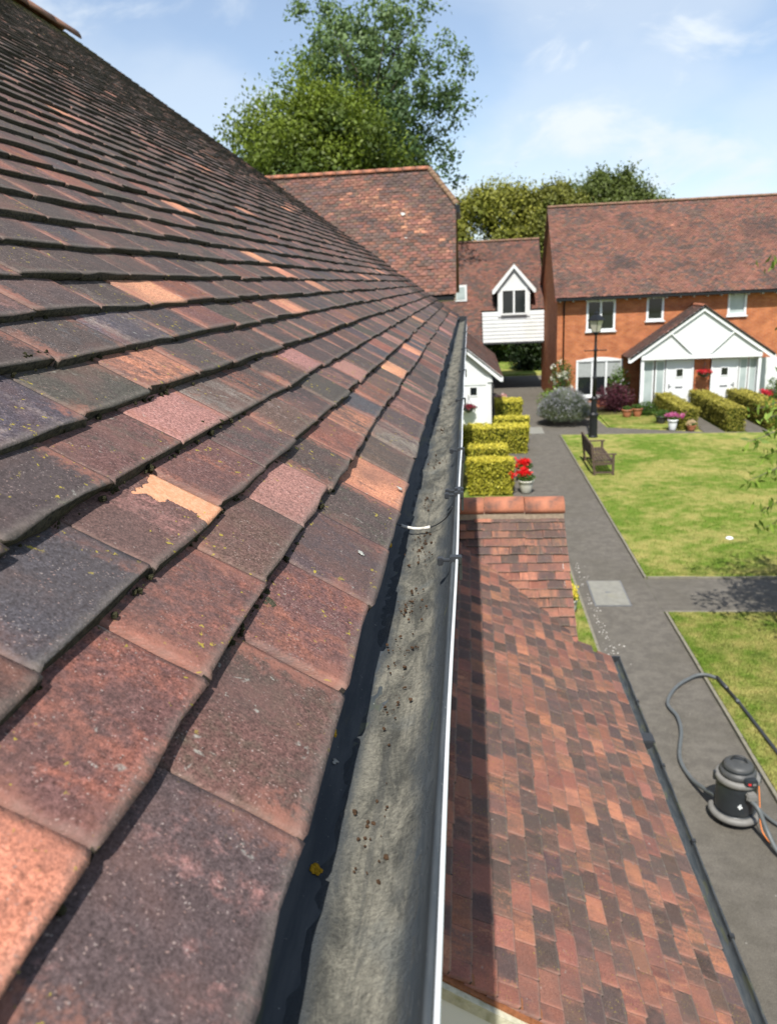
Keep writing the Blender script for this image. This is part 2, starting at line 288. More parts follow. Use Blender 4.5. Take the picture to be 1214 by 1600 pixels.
# ------------------------------------------------------------------ mesh helpers
def loc_of(p): return p.matrix_world.translation if False else WLOC.get(p.name, Vector((0, 0, 0)))
WLOC = {}
def thing(name, loc, label, cat, group=None):
    o = bpy.data.objects.new(name, None); col.objects.link(o); o.location = loc; o.empty_display_size = .2
    o['label'] = label; o['category'] = cat
    if group: o['group'] = group
    WLOC[o.name] = Vector(loc); return o
def tag(o, label=None, cat=None, group=None, kind=None):
    if label: o['label'] = label
    if cat: o['category'] = cat
    if group: o['group'] = group
    if kind: o['kind'] = kind
    return o
class MB:
    def __init__(s): s.v = []; s.f = []; s.sm = []
    def add(s, vs, fs, smooth=False):
        o = len(s.v); s.v += [tuple(v) for v in vs]; s.f += [tuple(i + o for i in f) for f in fs]; s.sm += [smooth] * len(fs); return s
    def box(s, x0, x1, y0, y1, z0, z1, bev=0.0):
        if bev:
            bm = bmesh.new(); bmesh.ops.create_cube(bm, size=1)
            for v in bm.verts: v.co = Vector(((x0 + x1) / 2 + v.co.x * (x1 - x0), (y0 + y1) / 2 + v.co.y * (y1 - y0), (z0 + z1) / 2 + v.co.z * (z1 - z0)))
            bmesh.ops.bevel(bm, geom=bm.edges[:], offset=bev, segments=2, affect='EDGES')
            return s.bm(bm)
        v = [(x, y, z) for z in (z0, z1) for y in (y0, y1) for x in (x0, x1)]
        return s.add(v, [(0, 2, 3, 1), (4, 5, 7, 6), (0, 1, 5, 4), (2, 6, 7, 3), (0, 4, 6, 2), (1, 3, 7, 5)])
    def bm(s, bm, smooth=False):
        bm.verts.ensure_lookup_table(); bm.verts.index_update()
        s.add([v.co[:] for v in bm.verts], [[v.index for v in f.verts] for f in bm.faces], smooth); bm.free(); return s
    def bar(s, a, b, wd, ht, up=(0, 0, 1)):
        a = Vector(a); b = Vector(b); d = (b - a).normalized(); up = Vector(up)
        x = d.cross(up); x = x.normalized() if x.length > 1e-5 else Vector((1, 0, 0)); z = x.cross(d)
        v = [p + x * (i * wd / 2) + z * (j * ht / 2) for p in (a, b) for i, j in ((-1, -1), (1, -1), (1, 1), (-1, 1))]
        return s.add(v, [(3, 2, 1, 0), (4, 5, 6, 7), (0, 1, 5, 4), (1, 2, 6, 5), (2, 3, 7, 6), (3, 0, 4, 7)])
    def lathe(s, c, prof, n=20, smooth=True, close=True):
        c = Vector(c); v = []; f = []
        for r, z in prof:
            for i in range(n):
                a = 2 * math.pi * i / n; v.append(c + Vector((r * math.cos(a), r * math.sin(a), z)))
        for k in range(len(prof) - 1):
            for i in range(n):
                j = (i + 1) % n; f.append((k * n + i, k * n + j, (k + 1) * n + j, (k + 1) * n + i))
        if close:
            f.append(tuple(range(n))[::-1]); f.append(tuple((len(prof) - 1) * n + i for i in range(n)))
        return s.add(v, f, smooth)
    def tube(s, pts, r, n=10, smooth=True):
        pts = [Vector(p) for p in pts]; rr = r if isinstance(r, (list, tuple)) else [r] * len(pts); v = []; f = []
        x = None
        for k, p in enumerate(pts):
            d = (pts[min(k + 1, len(pts) - 1)] - pts[max(k - 1, 0)]).normalized()
            if x is None: x = d.orthogonal().normalized()
            else: x = (x - d * x.dot(d)); x = x.normalized() if x.length > 1e-6 else d.orthogonal().normalized()
            y = d.cross(x)
            for i in range(n):
                a = 2 * math.pi * i / n; v.append(p + (x * math.cos(a) + y * math.sin(a)) * rr[k])
        for k in range(len(pts) - 1):
            for i in range(n):
                j = (i + 1) % n; f.append((k * n + i, k * n + j, (k + 1) * n + j, (k + 1) * n + i))
        f.append(tuple(range(n))[::-1]); f.append(tuple((len(pts) - 1) * n + i for i in range(n)))
        return s.add(v, f, smooth)
    def prism(s, poly, d):
        """poly: 3-d points of one face, d: extrusion vector"""
        d = Vector(d); n = len(poly); a = [Vector(p) for p in poly]; b = [p + d for p in a]
        f = [tuple(range(n))[::-1], tuple(range(n, 2 * n))] + [(i, (i + 1) % n, n + (i + 1) % n, n + i) for i in range(n)]
        return s.add(a + b, f)
    def build(s, name, mat, parent=None, loc=None):
        base = WLOC.get(parent.name, Vector((0, 0, 0))) if parent else Vector((0, 0, 0))
        o0 = Vector(loc) if loc is not None else base
        me = bpy.data.meshes.new(name); me.from_pydata([Vector(v) - o0 for v in s.v], [], s.f); me.validate()
        me.polygons.foreach_set('use_smooth', s.sm[:len(me.polygons)] if len(s.sm) == len(me.polygons) else [False] * len(me.polygons))
        bm = bmesh.new(); bm.from_mesh(me); bmesh.ops.recalc_face_normals(bm, faces=bm.faces[:]); bm.to_mesh(me); bm.free()
        me.materials.append(MT[mat]); o = bpy.data.objects.new(name, me); col.objects.link(o)
        o.location = o0 - base if parent else o0
        if parent: o.parent = parent
        WLOC[o.name] = o0
        return o
def catmull(pts, n=8):
    P = [Vector(p) for p in pts]; P = [2 * P[0] - P[1]] + P + [2 * P[-1] - P[-2]]; o = []
    for i in range(1, len(P) - 2):
        for k in range(n):
            t = k / n; a, b, c, d = P[i - 1:i + 3]
            o.append(.5 * ((2 * b) + (c - a) * t + (2 * a - 5 * b + 4 * c - d) * t * t + (3 * b - a - 3 * c + d) * t ** 3))
    return o + [P[-2]]
def np_mesh(name, V, F, mat, parent=None, attrs=None, smooth=False, origin=None):
    base = np.array(WLOC.get(parent.name, Vector((0, 0, 0)))) if parent else np.zeros(3)
    o0 = np.array(origin, float) if origin is not None else base
    me = bpy.data.meshes.new(name); n = len(V); k = F.shape[1]
    me.vertices.add(n); me.vertices.foreach_set('co', (V - o0).astype(np.float32).ravel())
    me.loops.add(F.size); me.loops.foreach_set('vertex_index', F.astype(np.int32).ravel())
    me.polygons.add(len(F)); me.polygons.foreach_set('loop_start', np.arange(0, F.size, k, dtype=np.int32))
    me.update(calc_edges=True)
    if smooth: me.polygons.foreach_set('use_smooth', np.ones(len(F), bool))
    for nm, (tp, arr) in (attrs or {}).items():
        a = me.attributes.new(nm, tp, 'POINT')
        a.data.foreach_set('color' if tp == 'FLOAT_COLOR' else 'vector', arr.astype(np.float32).ravel())
    me.materials.append(MT[mat]); o = bpy.data.objects.new(name, me); col.objects.link(o)
    o.location = tuple(o0 - base) if parent else tuple(o0)
    if parent: o.parent = parent
    WLOC[o.name] = Vector(tuple(o0)); return o

# ------------------------------------------------------------------ clay tiles
PAL = {'dark': (.082, .066, .062), 'purple': (.090, .068, .069), 'blue': (.074, .074, .086), 'brown': (.118, .079, .066), 'red': (.235, .100, .072),
       'pink': (.32, .165, .145), 'orange': (.53, .235, .14), 'maroon': (.128, .072, .064), 'green': (.080, .076, .061), 'pale': (.23, .20, .18), 'clay': (.60, .29, .18)}
def tmpl(near):
    us = [0, .04, .35, .68, .96, 1] if near else [0, .5, 1]
    vs_ = [0, .035, .3, .65, 1] if near else [0, 1]
    nu, nv = len(us), len(vs_)
    P = [(u, v, 0.) for v in vs_ for u in us]; F = []
    for j in range(nv - 1):
        for i in range(nu - 1): a = j * nu + i; F.append((a, a + 1, a + nu + 1, a + nu))
    bd = [(j * nu) for j in range(nv - 1, 0, -1)] + list(range(nu)) + [j * nu + nu - 1 for j in range(1, nv)]
    k0 = len(P)
    for q, i in enumerate(bd): P.append((P[i][0], P[i][1], 1.))
    for q in range(len(bd) - 1): F.append((bd[q], k0 + q, k0 + q + 1, bd[q + 1]))
    return np.array(P), np.array(F), nu, nv
TN = tmpl(True); TF = tmpl(False)
def tile_verts(T, t, fr, near, g):
    """one tile: fr = (origin, along, up, normal); t = dict"""
    P = T[0]; O, A, U, N = fr
    u, v, k = P[:, 0], P[:, 1], P[:, 2]
    wd, ln, th = t['w'], t['l'], t['th']
    du = u - .5
    h = t['lift'] - v * ln * t['tilt'] + t['camber'] * (1 - 4 * du * du) + t['twist'] * du * (1 - v)
    sx = np.zeros_like(u); sy = np.zeros_like(u)
    if near:
        jt = g.normal(0, 1, len(u))
        sy = np.where(v < .001, jt * .0014, 0); sx = np.where((u < .001) | (u > .999), g.normal(0, .0006, len(u)), 0)
        h = h + np.where(v < .001, -.0011, 0) + np.where((u < .001) | (u > .999), -.0007, 0) + jt * .00025
    h = h - k * th
    a = t['y'] + (u * wd) + sx + t['rot'] * v * ln
    s = t['s'] + v * ln + sy - t['rot'] * du * wd
    V = O + np.outer(a, A) + np.outer(s, U) + np.outer(h, N)
    tuv = np.stack([u * wd + t['ru'], v * ln + t['rv'] - k * th, t['rw'] + k * th], 1)
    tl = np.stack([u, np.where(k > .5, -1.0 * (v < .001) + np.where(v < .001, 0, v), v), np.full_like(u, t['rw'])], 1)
    n = len(u)
    ca = np.tile((*t['ca'], 1.), (n, 1)); cb = np.tile((*t['cb'], 1.), (n, 1)); mxv = np.tile(t['mx'], (n, 1))
    return V, tuv, tl, ca, cb, mxv
def tile_attr(tuv, tl, ca, cb, mxv):
    return {'tuv': ('FLOAT_VECTOR', tuv), 'tl': ('FLOAT_VECTOR', tl), 'ca': ('FLOAT_COLOR', ca), 'cb': ('FLOAT_COLOR', cb), 'mx': ('FLOAT_VECTOR', mxv)}
def joined_tiles(name, tiles, fr, mat, parent, T=None, near=False):
    if not tiles: return None
    T = T or TF; g = np.random.default_rng(5); Vs = []; A = [[] for _ in range(5)]; Fs = []; o = 0
    for t in tiles:
        r = tile_verts(T, t, fr, near, g); Vs.append(r[0])
        for i in range(5): A[i].append(r[i + 1])
        Fs.append(T[1] + o); o += len(r[0])
    ob = np_mesh(name, np.concatenate(Vs), np.concatenate(Fs), mat, parent, tile_attr(*[np.concatenate(a) for a in A]))
    ob['kind'] = 'stuff'; return ob
def project(p):
    d = Vector(p) - Vector((0, 0, CAMZ)); z = d.dot(fwd)
    if z < .05: return None
    return (607 + 1210 * d.dot(rt) / z, 800 - 1210 * d.dot(uu) / z)
def px_area(t, fr):
    O, A, U, N = [np.array(q) for q in fr]; q = []
    for a, s in ((0, 0), (1, 0), (1, 1), (0, 1)):
        p = project(O + A * (t['y'] + a * t['w']) + U * (t['s'] + s * t['g']))
        if p is None: return 0
        q.append((min(max(p[0], 0), 1214), min(max(p[1], 0), 1600)))
    return abs(sum(q[i][0] * q[(i + 1) % 4][1] - q[(i + 1) % 4][0] * q[i][1] for i in range(4))) / 2
def courses(s0, gauge, n, y0, y1, wd, colour, first=None, jit=1.0, off=0.0, keep=None, tilt=None, th=.0125):
    g = np.random.default_rng(int(abs(s0 * 100 + y1 * 37 + gauge * 1e4)) + 3); L_ = []
    s = s0
    for c in range(n):
        gg = first if (c == 0 and first) else gauge
        o = off + (wd * .5 if c % 2 else 0)
        k0 = math.floor((y0 - o) / wd) - 1; k1 = math.ceil((y1 - o) / wd) + 1
        for k in range(k0, k1):
            y = o + k * wd; ya = max(y, y0); yb = min(y + wd, y1)
            if yb - ya < .03: continue
            if keep and not keep(s, ya, yb): continue
            d = colour(c, k, s + gg / 2, (ya + yb) / 2, g)
            gp = .0012 + abs(g.normal(0, .0009)) * jit
            t = dict(c=c, k=k, s=s + g.normal(0, .0022) * jit, y=ya + gp / 2 + g.normal(0, .0008) * jit, w=yb - ya - gp, g=gg, l=gg + .035, th=th + g.normal(0, .0009) * jit,
                     tilt=(tilt or .011 / gg) + g.normal(0, .006) * jit, lift=g.normal(0, .0011) * jit, camber=g.normal(.0004, .0008) * jit, twist=g.normal(0, .0014) * jit, rot=g.normal(0, .007) * jit,
                     ru=g.uniform(0, 40), rv=g.uniform(0, 40), rw=g.uniform(0, 10), ca=d[0], cb=d[1], mx=d[2])
            L_.append(t)
        s += gg
    return L_
def jitc(c, g, a=.10):
    m = 1 + g.normal(0, a); return tuple(max(.01, x * m * (1 + g.normal(0, .03))) for x in c)

SPEC = {}   # (course, column) of the main roof -> colours
def main_colour(c, k, s, y, g):
    for (ss, yy, a, b, m, fl) in SPECIAL:
        if abs(ss - s) < .041 and abs(yy - y) < .083: return jitc(PAL[a], g, .04), jitc(PAL[b], g, .04), (m, fl, 0)
    r = g.random(); near = math.exp(-max(0, s) / .5)
    moss = min(1, max(0, (s - 3.9) / .5)) * .9
    if r < .012 + .012 * near: return jitc(PAL['orange'], g), jitc(PAL['clay'], g), (.5, 0, moss)
    if r < .03 + .09 * near: return jitc(PAL['brown'], g), jitc(PAL['pink'], g), (g.uniform(.4, .75), 0, moss)
    if r < .06 + .20 * near: return jitc(PAL['maroon'], g), jitc(PAL['red'], g), (g.uniform(.35, .65), 0, moss)
    a = ('dark', 'purple', 'brown', 'dark', 'maroon', 'dark', 'green', 'blue')[int(g.integers(0, 8))]
    b = ('brown', 'maroon', 'dark', 'pink', 'purple', 'pale', 'red', 'brown')[int(g.integers(0, 8))]
    dk = 1 - .30 * min(1, s / 2.5); k_ = .45 * min(1, s / .6); md = np.array(PAL['dark'])
    ca = np.array(jitc(PAL[a], g)) * (1 - k_) + md * k_; cb_ = np.array(jitc(PAL[b], g)) * (1 - k_ * .6) + md * k_ * .6
    return tuple(ca * dk), tuple(cb_ * dk), (g.uniform(.15, .5), 0, moss)
SPECIAL = [  # s up the slope, distance along the eaves, base, patches, amount, flaked
    (.534, 1.226, 'clay', 'clay', .5, 0), (.693, 2.50, 'orange', 'clay', .6, 0), (.915, 2.375, 'orange', 'clay', .5, 0), (.614, 2.567, 'orange', 'clay', .5, 0),
    (.535, 2.80, 'orange', 'clay', .5, 0), (.139, 2.76, 'orange', 'clay', .6, 0), (.045, 1.076, 'brown', 'orange', .75, 0), (.137, .27, 'red', 'orange', .95, 0),
    (.137, .555, 'maroon', 'red', .5, 0), (.137, .40, 'maroon', 'red', .48, 0), (.219, .62, 'maroon', 'pink', .3, 1), (.305, .94, 'brown', 'pink', .85, 0),
    (.305, .78, 'maroon', 'pink', .62, 0), (.38, .90, 'brown', 'orange', .55, 0), (.137, .885, 'brown', 'pink', .8, 0), (.137, .72, 'maroon', 'brown', .5, 0), (.219, .46, 'blue', 'purple', .4, 0),
    (.045, 1.40, 'purple', 'pale', .55, 0), (.137, 1.30, 'brown', 'orange', .55, 0), (.05, .46, 'maroon', 'brown', .45, 0), (.05, .28, 'purple', 'pink', .27, 0),
    (.05, .62, 'maroon', 'red', .45, 0), (.05, .78, 'purple', 'maroon', .45, 0), (.05, .94, 'dark', 'green', .4, 0), (.305, .62, 'maroon', 'green', .4, 0), (.219, .79, 'maroon', 'red', .4, 0),
    (.38, .74, 'green', 'dark', .4, 0), (.46, .87, 'dark', 'blue', .4, 0), (.46, 1.03, 'blue', 'pale', .4, 0), (.137, 1.05, 'dark', 'green', .4, 0)]

# ================================================================== GROUND
GZ = 0.0
def sheet(name, poly, z, mat, kind='structure', sub=0):
    b = MB(); b.add([(x, y, z) for x, y in poly], [tuple(range(len(poly)))]); o = b.build(name, mat); o['kind'] = kind; return o
sheet('ground', [(-400, -60), (500, -60), (500, 900), (-400, 900)], -.03, 'lawn')
PX = 3.25
sheet('path', [(1.95, -6), (PX, -6), (PX, 28.9), (40, 26.2), (40, 27.4), (9.1, 28.5), (5.2, 30.2), (4.6, 48), (0.3, 48), (0.9, 29), (1.2, 17.5), (1.95, 17)], -.012, 'asphalt')
sheet('path', [(PX, 12.72), (40, 12.4), (40, 13.9), (PX, 14.26)], -.008, 'asphalt')
sheet('path', [(8.4, 28.0), (9.1, 28.0), (9.1, 35), (8.4, 35)], -.006, 'asphalt')
sheet('path', [(9.85, 28.0), (10.6, 28.0), (10.6, 35), (9.85, 35)], -.005, 'asphalt')
def lawn(poly):
    b = MB(); n = len(poly); b.add([(x, y, .025) for x, y in poly] + [(x, y, -.03) for x, y in poly], [tuple(range(n))] + [(i, n + i, n + (i + 1) % n, (i + 1) % n) for i in range(n)])
    o = b.build('lawn', 'lawn'); o['kind'] = 'structure'; return o
lawn([(PX + .06, 14.33), (40, 13.97), (40, 26.1), (PX + .06, 28.78)])
lawn([(PX + .06, -6), (40, -6), (40, 12.3), (PX + .06, 12.64)])
lawn([(5.3, 30.25), (7.6, 29.4), (7.6, 34.5), (5.3, 34.5)])
lawn([(1.3, 9.5), (1.9, 9.5), (1.9, 17.0), (1.3, 17.0)])
lawn([(-30, 48.5), (60, 48.5), (60, 90), (-30, 90)])
def kerb(a, b_, n=None):
    m = MB(); A = Vector((*a, 0)); B = Vector((*b_, 0)); d = B - A; k = max(1, int(d.length / .9)); x = Vector((d.y, -d.x, 0)).normalized() * .021
    o = None
    root = bpy.data.objects.new('kerb', None); col.objects.link(root); root.location = A; root['kind'] = 'structure'; WLOC[root.name] = A
    for i in range(k):
        p = A + d * (i / k) + d.normalized() * .004; q = A + d * ((i + 1) / k) - d.normalized() * .004; h = .028 + random.uniform(-.006, .006)
        MB().prism([p - x + Vector((0, 0, -.05)), p + x + Vector((0, 0, -.05)), p + x + Vector((0, 0, h)), p - x + Vector((0, 0, h))], q - p).build('edging_stone', 'concrete', root, loc=p)
kerb((PX + .03, 2), (PX + .03, 12.68)); kerb((PX + .03, 14.3), (PX + .03, 28.8)); kerb((PX + .06, 14.29), (16, 14.16)); kerb((PX + .06, 12.68), (16, 12.55)); kerb((1.92, 9.5), (1.92, 17.0))
kerb((PX + .06, 28.82), (16, 27.95))

# grass blades on the lawns (short mown tufts)
def grass(n, xr, yr, seed, hmin, hmax, nearbias=1.0, ok=lambda x, y: True):
    g = np.random.default_rng(seed); x = g.uniform(*xr, n); y = yr[0] + (yr[1] - yr[0]) * g.random(n) ** nearbias
    a = g.uniform(0, 6.283, n); h = g.uniform(hmin, hmax, n); wd = g.uniform(.004, .009, n); l = g.uniform(0, .025, n); la = g.uniform(0, 6.283, n)
    P = np.stack([x, y, np.full(n, .02)], 1); D = np.stack([np.cos(a), np.sin(a), 0 * a], 1) * wd[:, None]
    Tp = P + np.stack([np.cos(la) * l, np.sin(la) * l, h], 1)
    V = np.stack([P - D, P + D, Tp], 1).reshape(-1, 3); F = np.arange(3 * n).reshape(-1, 3)
    return V, F
o_ = 0; VV = []; FF = []
for a in (grass(90000, (PX + .05, 6.2), (5.5, 12.6), 1, .02, .05), grass(110000, (PX + .05, 11), (14.35, 27.3), 2, .02, .045, 1.4), grass(9000, (1.31, 1.89), (9.6, 16.9), 3, .02, .06), grass(14000, (5.35, 7.55), (30.3, 34), 4, .02, .05)):
    VV.append(a[0]); FF.append(a[1] + o_); o_ += len(a[0])
go = np_mesh('grass', np.concatenate(VV), np.concatenate(FF), 'lawn'); tag(go, 'short mown patchy green and straw coloured grass on the lawns', 'grass', kind='stuff')

# manhole cover
mh = thing('manhole_cover', (2.45, 13.57, 0), 'rectangular grey concrete inspection cover set in the tarmac path', 'manhole cover')
MB().prism([(2.13, 12.97, -.02), (2.77, 12.97, -.02), (2.79, 14.17, -.02), (2.15, 14.17, -.02)], (0, 0, .022)).build('frame', 'lead', mh)
MB().prism([(2.155, 12.995, .002), (2.745, 12.995, .002), (2.765, 14.145, .002), (2.175, 14.145, .002)], (0, 0, .006)).build('cover', 'paving', mh)
MB().box(2.41, 2.50, 13.55, 13.60, .0085, .0105).build('badge', 'lead', mh)
tag(MB().prism([(2.18, 29.2, -.004), (2.75, 29.2, -.004), (2.75, 30.6, -.004), (2.18, 30.6, -.004)], (0, 0, .012)).build('paving_slab', 'paving'), 'pale paving slab across the tarmac path beyond the long hedge', 'paving slab')
tag(MB().lathe((5.51, 16.53, .02), [(.07, 0), (.085, .015), (.06, .04), (.02, .05)], 10).build('white_stone', 'white_print'), 'small white round object lying on the far lawn', 'stone')

# ================================================================== NEAR TERRACE HOUSE
TH = R(37.0)
EX, EZ = -.099, 5.30
YA, YB = -1.2, 7.8
fr_main = (np.array((EX, 0, EZ)), np.array((0, 1., 0)), np.array((-math.cos(TH), 0, math.sin(TH))), np.array((math.sin(TH), 0, math.cos(TH))))
house = thing('terrace_house', (-3.6, 3.3, 0), 'near terraced house with a large old clay tiled roof and dark gutter', 'house')
NC = 57; GA = .0775
RL = .096 + (NC - 1) * GA
def rp(s, y, h=0): return tuple(fr_main[0] + fr_main[2] * s + fr_main[1] * y + fr_main[3] * h)
deck = MB().prism([rp(.03, YA, -.05), rp(RL, YA, -.05), rp(RL, YA, -.075), rp(.03, YA, -.075)], (0, YB - YA, 0)).build('roof', 'under_felt', house)
mt_tiles = courses(0, GA, NC, YA, YB, .165, main_colour, first=.096, off=.036)
for t in mt_tiles: t['a'] = px_area(t, fr_main)
mt_tiles.sort(key=lambda t: -t['a'])
gN = np.random.default_rng(21)
def tile_object(t, fr, mat, parent):
    r = tile_verts(TN, t, fr, True, gN); org = r[0][0]
    return np_mesh('tile', r[0], TN[1], mat, parent, tile_attr(*r[1:]), origin=org)
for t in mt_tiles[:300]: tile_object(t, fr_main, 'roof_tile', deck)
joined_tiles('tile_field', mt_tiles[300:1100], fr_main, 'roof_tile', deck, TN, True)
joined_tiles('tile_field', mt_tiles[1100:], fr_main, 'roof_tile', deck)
# back slope, ridge, verge
RX, RZ = rp(RL, 0)[0], rp(RL, 0)[2]
MB().prism([(RX, YA, RZ + .0), (RX - 3.8, YA, RZ - 2.86), (RX - 3.8, YA, RZ - 2.90), (RX, YA, RZ - .05)], (0, YB - YA, 0)).build('back_slope', 'ridge_old', deck)
def half_tube(p0, p1, r, flat=1.0, n=10, ang=math.pi):
    """ridge tile: half round shell from p0 to p1"""
    p0 = Vector(p0); p1 = Vector(p1); d = (p1 - p0).normalized(); x = d.cross(Vector((0, 0, 1))).normalized(); z = x.cross(d)
    b = MB(); v = []; f = []
    for p in (p0, p1):
        for rr in (r, r - .014):
            for i in range(n + 1):
                a = (math.pi - ang) / 2 + ang * i / n; v.append(p + x * (math.cos(a) * rr) + z * (math.sin(a) * rr * flat))
    m = n + 1
    for i in range(n):
        f += [(i, i + 1, 2 * m + i + 1, 2 * m + i), (m + i, 3 * m + i, 3 * m + i + 1, m + i + 1), (i, m + i, m + i + 1, i + 1), (2 * m + i, 2 * m + i + 1, 3 * m + i + 1, 3 * m + i)]
    f += [(0, 2 * m, 3 * m, m), (n, m + n, 3 * m + n, 2 * m + n)]
    return b.add(v, f, True)
def ridge_row(parent, p0, p1, r, mat, step=.3, flat=1.0, lift=-.05, ang=math.pi):
    p0 = Vector(p0); p1 = Vector(p1); d = p1 - p0; k = max(1, round(d.length / step)); first = None
    for i in range(k):
        a = p0 + d * (i / k) + d.normalized() * .004; b_ = p0 + d * ((i + 1) / k) - d.normalized() * .004
        if first is None:
            first = half_tube(a + Vector((0, 0, lift)), b_ + Vector((0, 0, lift)), r, flat, ang=ang).build('ridge_tile', mat, parent, loc=a)
        else:
            o = first.copy(); col.objects.link(o); o.parent = parent; o.location = Vector(a) - WLOC[parent.name] + Vector((0, 0, random.uniform(-.004, .004))); WLOC[o.name] = a
ridge_row(deck, (RX, YA, RZ), (RX, YB, RZ), .125, 'ridge_old', .45, .8)
MB().prism([rp(-.02, YB - .06, -.02), rp(RL, YB - .06, -.02), rp(RL, YB - .06, -.2), rp(-.02, YB - .06, -.2)], (0, .03, 0)).build('barge_board', 'white_board', house)
MB().prism([rp(.0, YB - .03, -.014), rp(RL, YB - .03, -.014), rp(RL, YB - .03, -.04), rp(.0, YB - .03, -.04)], (0, .03, 0)).build('undercloak', 'mortar', house)
WX = -.30
wall = MB().box(-7.0, WX, YA, YB - .1, 0, 5.02)
wall.prism([(WX, YA, 5.02), (RX, YA, RZ - .12), (-7.0, YA, 5.0)], (0, YB - .1 - YA, 0))
wall.build('wall', 'orange_brick', house)
MB().box(-.162, -.14, YA, YB, 5.14, 5.272).build('fascia', 'bin_plastic', house)
MB().box(-.30, -.163, YA, YB - .11, 5.13, 5.145).build('soffit', 'white_board', house)
# gutter: half round channel
GXC, GZC, GR = -.082, 5.283, .056
gv = []; gf = []; NA = 24; ys = np.linspace(YA, YB, 60)
prof = []
for i in range(NA + 1):
    a = math.pi + math.pi * i / NA; prof.append((GXC + GR * math.cos(a), GZC + GR * math.sin(a)))
prof += [(GXC + GR + .003, GZC + .003), (GXC + GR + .006, GZC), (GXC + GR + .0055, GZC - .006)]
for i in range(NA + 1):
    a = 2 * math.pi - math.pi * i / NA; prof.append((GXC + (GR + .0028) * math.cos(a), GZC + (GR + .0028) * math.sin(a)))
m = len(prof)
for y in ys:
    for (x, z) in prof: gv.append((x, y, z + .0006 * math.sin(y * 5)))
for k in range(len(ys) - 1):
    for i in range(m):
        j = (i + 1) % m; gf.append((k * m + i, (k + 1) * m + i, (k + 1) * m + j, k * m + j))
gf += [tuple(range(m))]
gut = MB().add(gv, gf, True).build('gutter', 'gutter_plastic', house)
tag(gut, 'dark grey half round gutter with dried silt in its bed')
MB().prism([(GXC + .06 * math.cos(math.pi + math.pi * i / 12), YB, GZC + .06 * math.sin(math.pi + math.pi * i / 12)) for i in range(13)], (0, .012, 0)).build('stop_end', 'clip_black', gut)
# silt bed
def silt_bed():
    g = np.random.default_rng(3); nx, ny = 18, 700; V = []; yv = np.linspace(-.6, YB - .05, ny)
    U_ = np.linspace(-1, 1, nx)
    wob = np.interp(yv, np.linspace(-.6, YB, 60), g.normal(0, .0012, 60)); dep = np.interp(yv, np.linspace(-.6, YB, 90), g.uniform(.002, .005, 90))
    hw = np.interp(yv, np.linspace(-.6, YB, 70), g.uniform(.0385, .0400, 70))
    X = GXC + .014 + wob[:, None] + U_[None, :] * hw[:, None] + g.normal(0, .0004, (ny, nx))
    base = GZC - np.sqrt(np.maximum(GR ** 2 - (X - GXC) ** 2, 1e-6)); Z = base + dep[:, None] * (1 - U_[None, :] ** 2) + g.normal(0, .0006, (ny, nx)) - .0008
    Y = np.repeat(yv[:, None], nx, 1)
    V = np.stack([X, Y, Z], -1).reshape(-1, 3); i = np.arange(ny - 1)[:, None] * nx + np.arange(nx - 1)[None, :]; i = i.ravel()
    F = np.stack([i, i + 1, i + nx + 1, i + nx], 1)
    o = np_mesh('silt', V, F, 'silt', gut, smooth=True); o['kind'] = 'stuff'
    # crumbs of dried moss in the bed
    B = MB()
    for _ in range(260):
        y = g.choice([.45, .62, .72, .86, 1.02, 1.1, 1.3, 1.6, 2.0, 2.4]) + g.normal(0, .03); x = GXC + .008 + g.normal(0, .009); r = abs(g.normal(.0007, .0006)) + .0003
        z = GZC - math.sqrt(GR ** 2 - (x - GXC) ** 2) + .0055
        bm = bmesh.new(); bmesh.ops.create_icosphere(bm, subdivisions=1, radius=r)
        for v in bm.verts: v.co = v.co * random.uniform(.6, 1.3) + Vector((x, y, z)); 
        B.bm(bm)
    d = B.build('debris', 'crumb', gut); d['kind'] = 'stuff'
silt_bed()
# strap across the gutter with a white label
st = MB(); pts = []
for i in range(17):
    a = math.pi + math.pi * i / 16; pts.append((GXC + (GR - .003 - .007 * math.sin(math.pi * i / 16)) * math.cos(a), 1.10 + .03 * math.sin(math.pi * i / 16), GZC + .001 + (GR - .012) * math.sin(a)))
st.tube(pts, .0011, 6).build('tie_wire', 'clip_black', gut)
lb = MB(); P = pts[5:11]
lb.tube([Vector(p) + Vector((0, 0, .0006)) for p in P], .0024, 8).build('wire_label', 'label_white', gut)
def clip(y, dbl=False):
    b = MB(); x = GXC + GR + .003
    for dy in ((-.012, .012) if dbl else (0,)):
        b.box(x - .004, x + .010, y + dy - .005, y + dy + .005, GZC - .002, GZC + .008, .001)
        b.box(x + .006, x + .010, y + dy - .004, y + dy + .004, GZC - .022, GZC, .0008)
        b.box(x - .018, x - .004, y + dy - .003, y + dy + .003, GZC + .001, GZC + .004, .0008)
        b.box(x - .019, x - .012, y + dy - .0045, y + dy + .0045, GZC - .003, GZC + .006, .001)
    if dbl: b.box(x + .001, x + .006, y - .012, y + .012, GZC + .002, GZC + .010, .001)
    return b.build('clip', 'clip_black', gut)
for y, dbl in ((.865, False), (1.17, True), (1.49, False), (2.17, False), (2.91, False), (3.9, False), (5.2, False)): clip(y, dbl)
# white cable along the outer lip
cp = [(GXC + GR + .0065 + .0007 * math.sin(y * 9), y, GZC + .0035 + .0006 * math.sin(y * 7 + 1)) for y in np.arange(-.6, 6.2, .06)]
tag(MB().tube(cp, .0016, 8).build('cable', 'white_cable'), 'thin white cable clipped along the outer lip of the near gutter', 'cable')
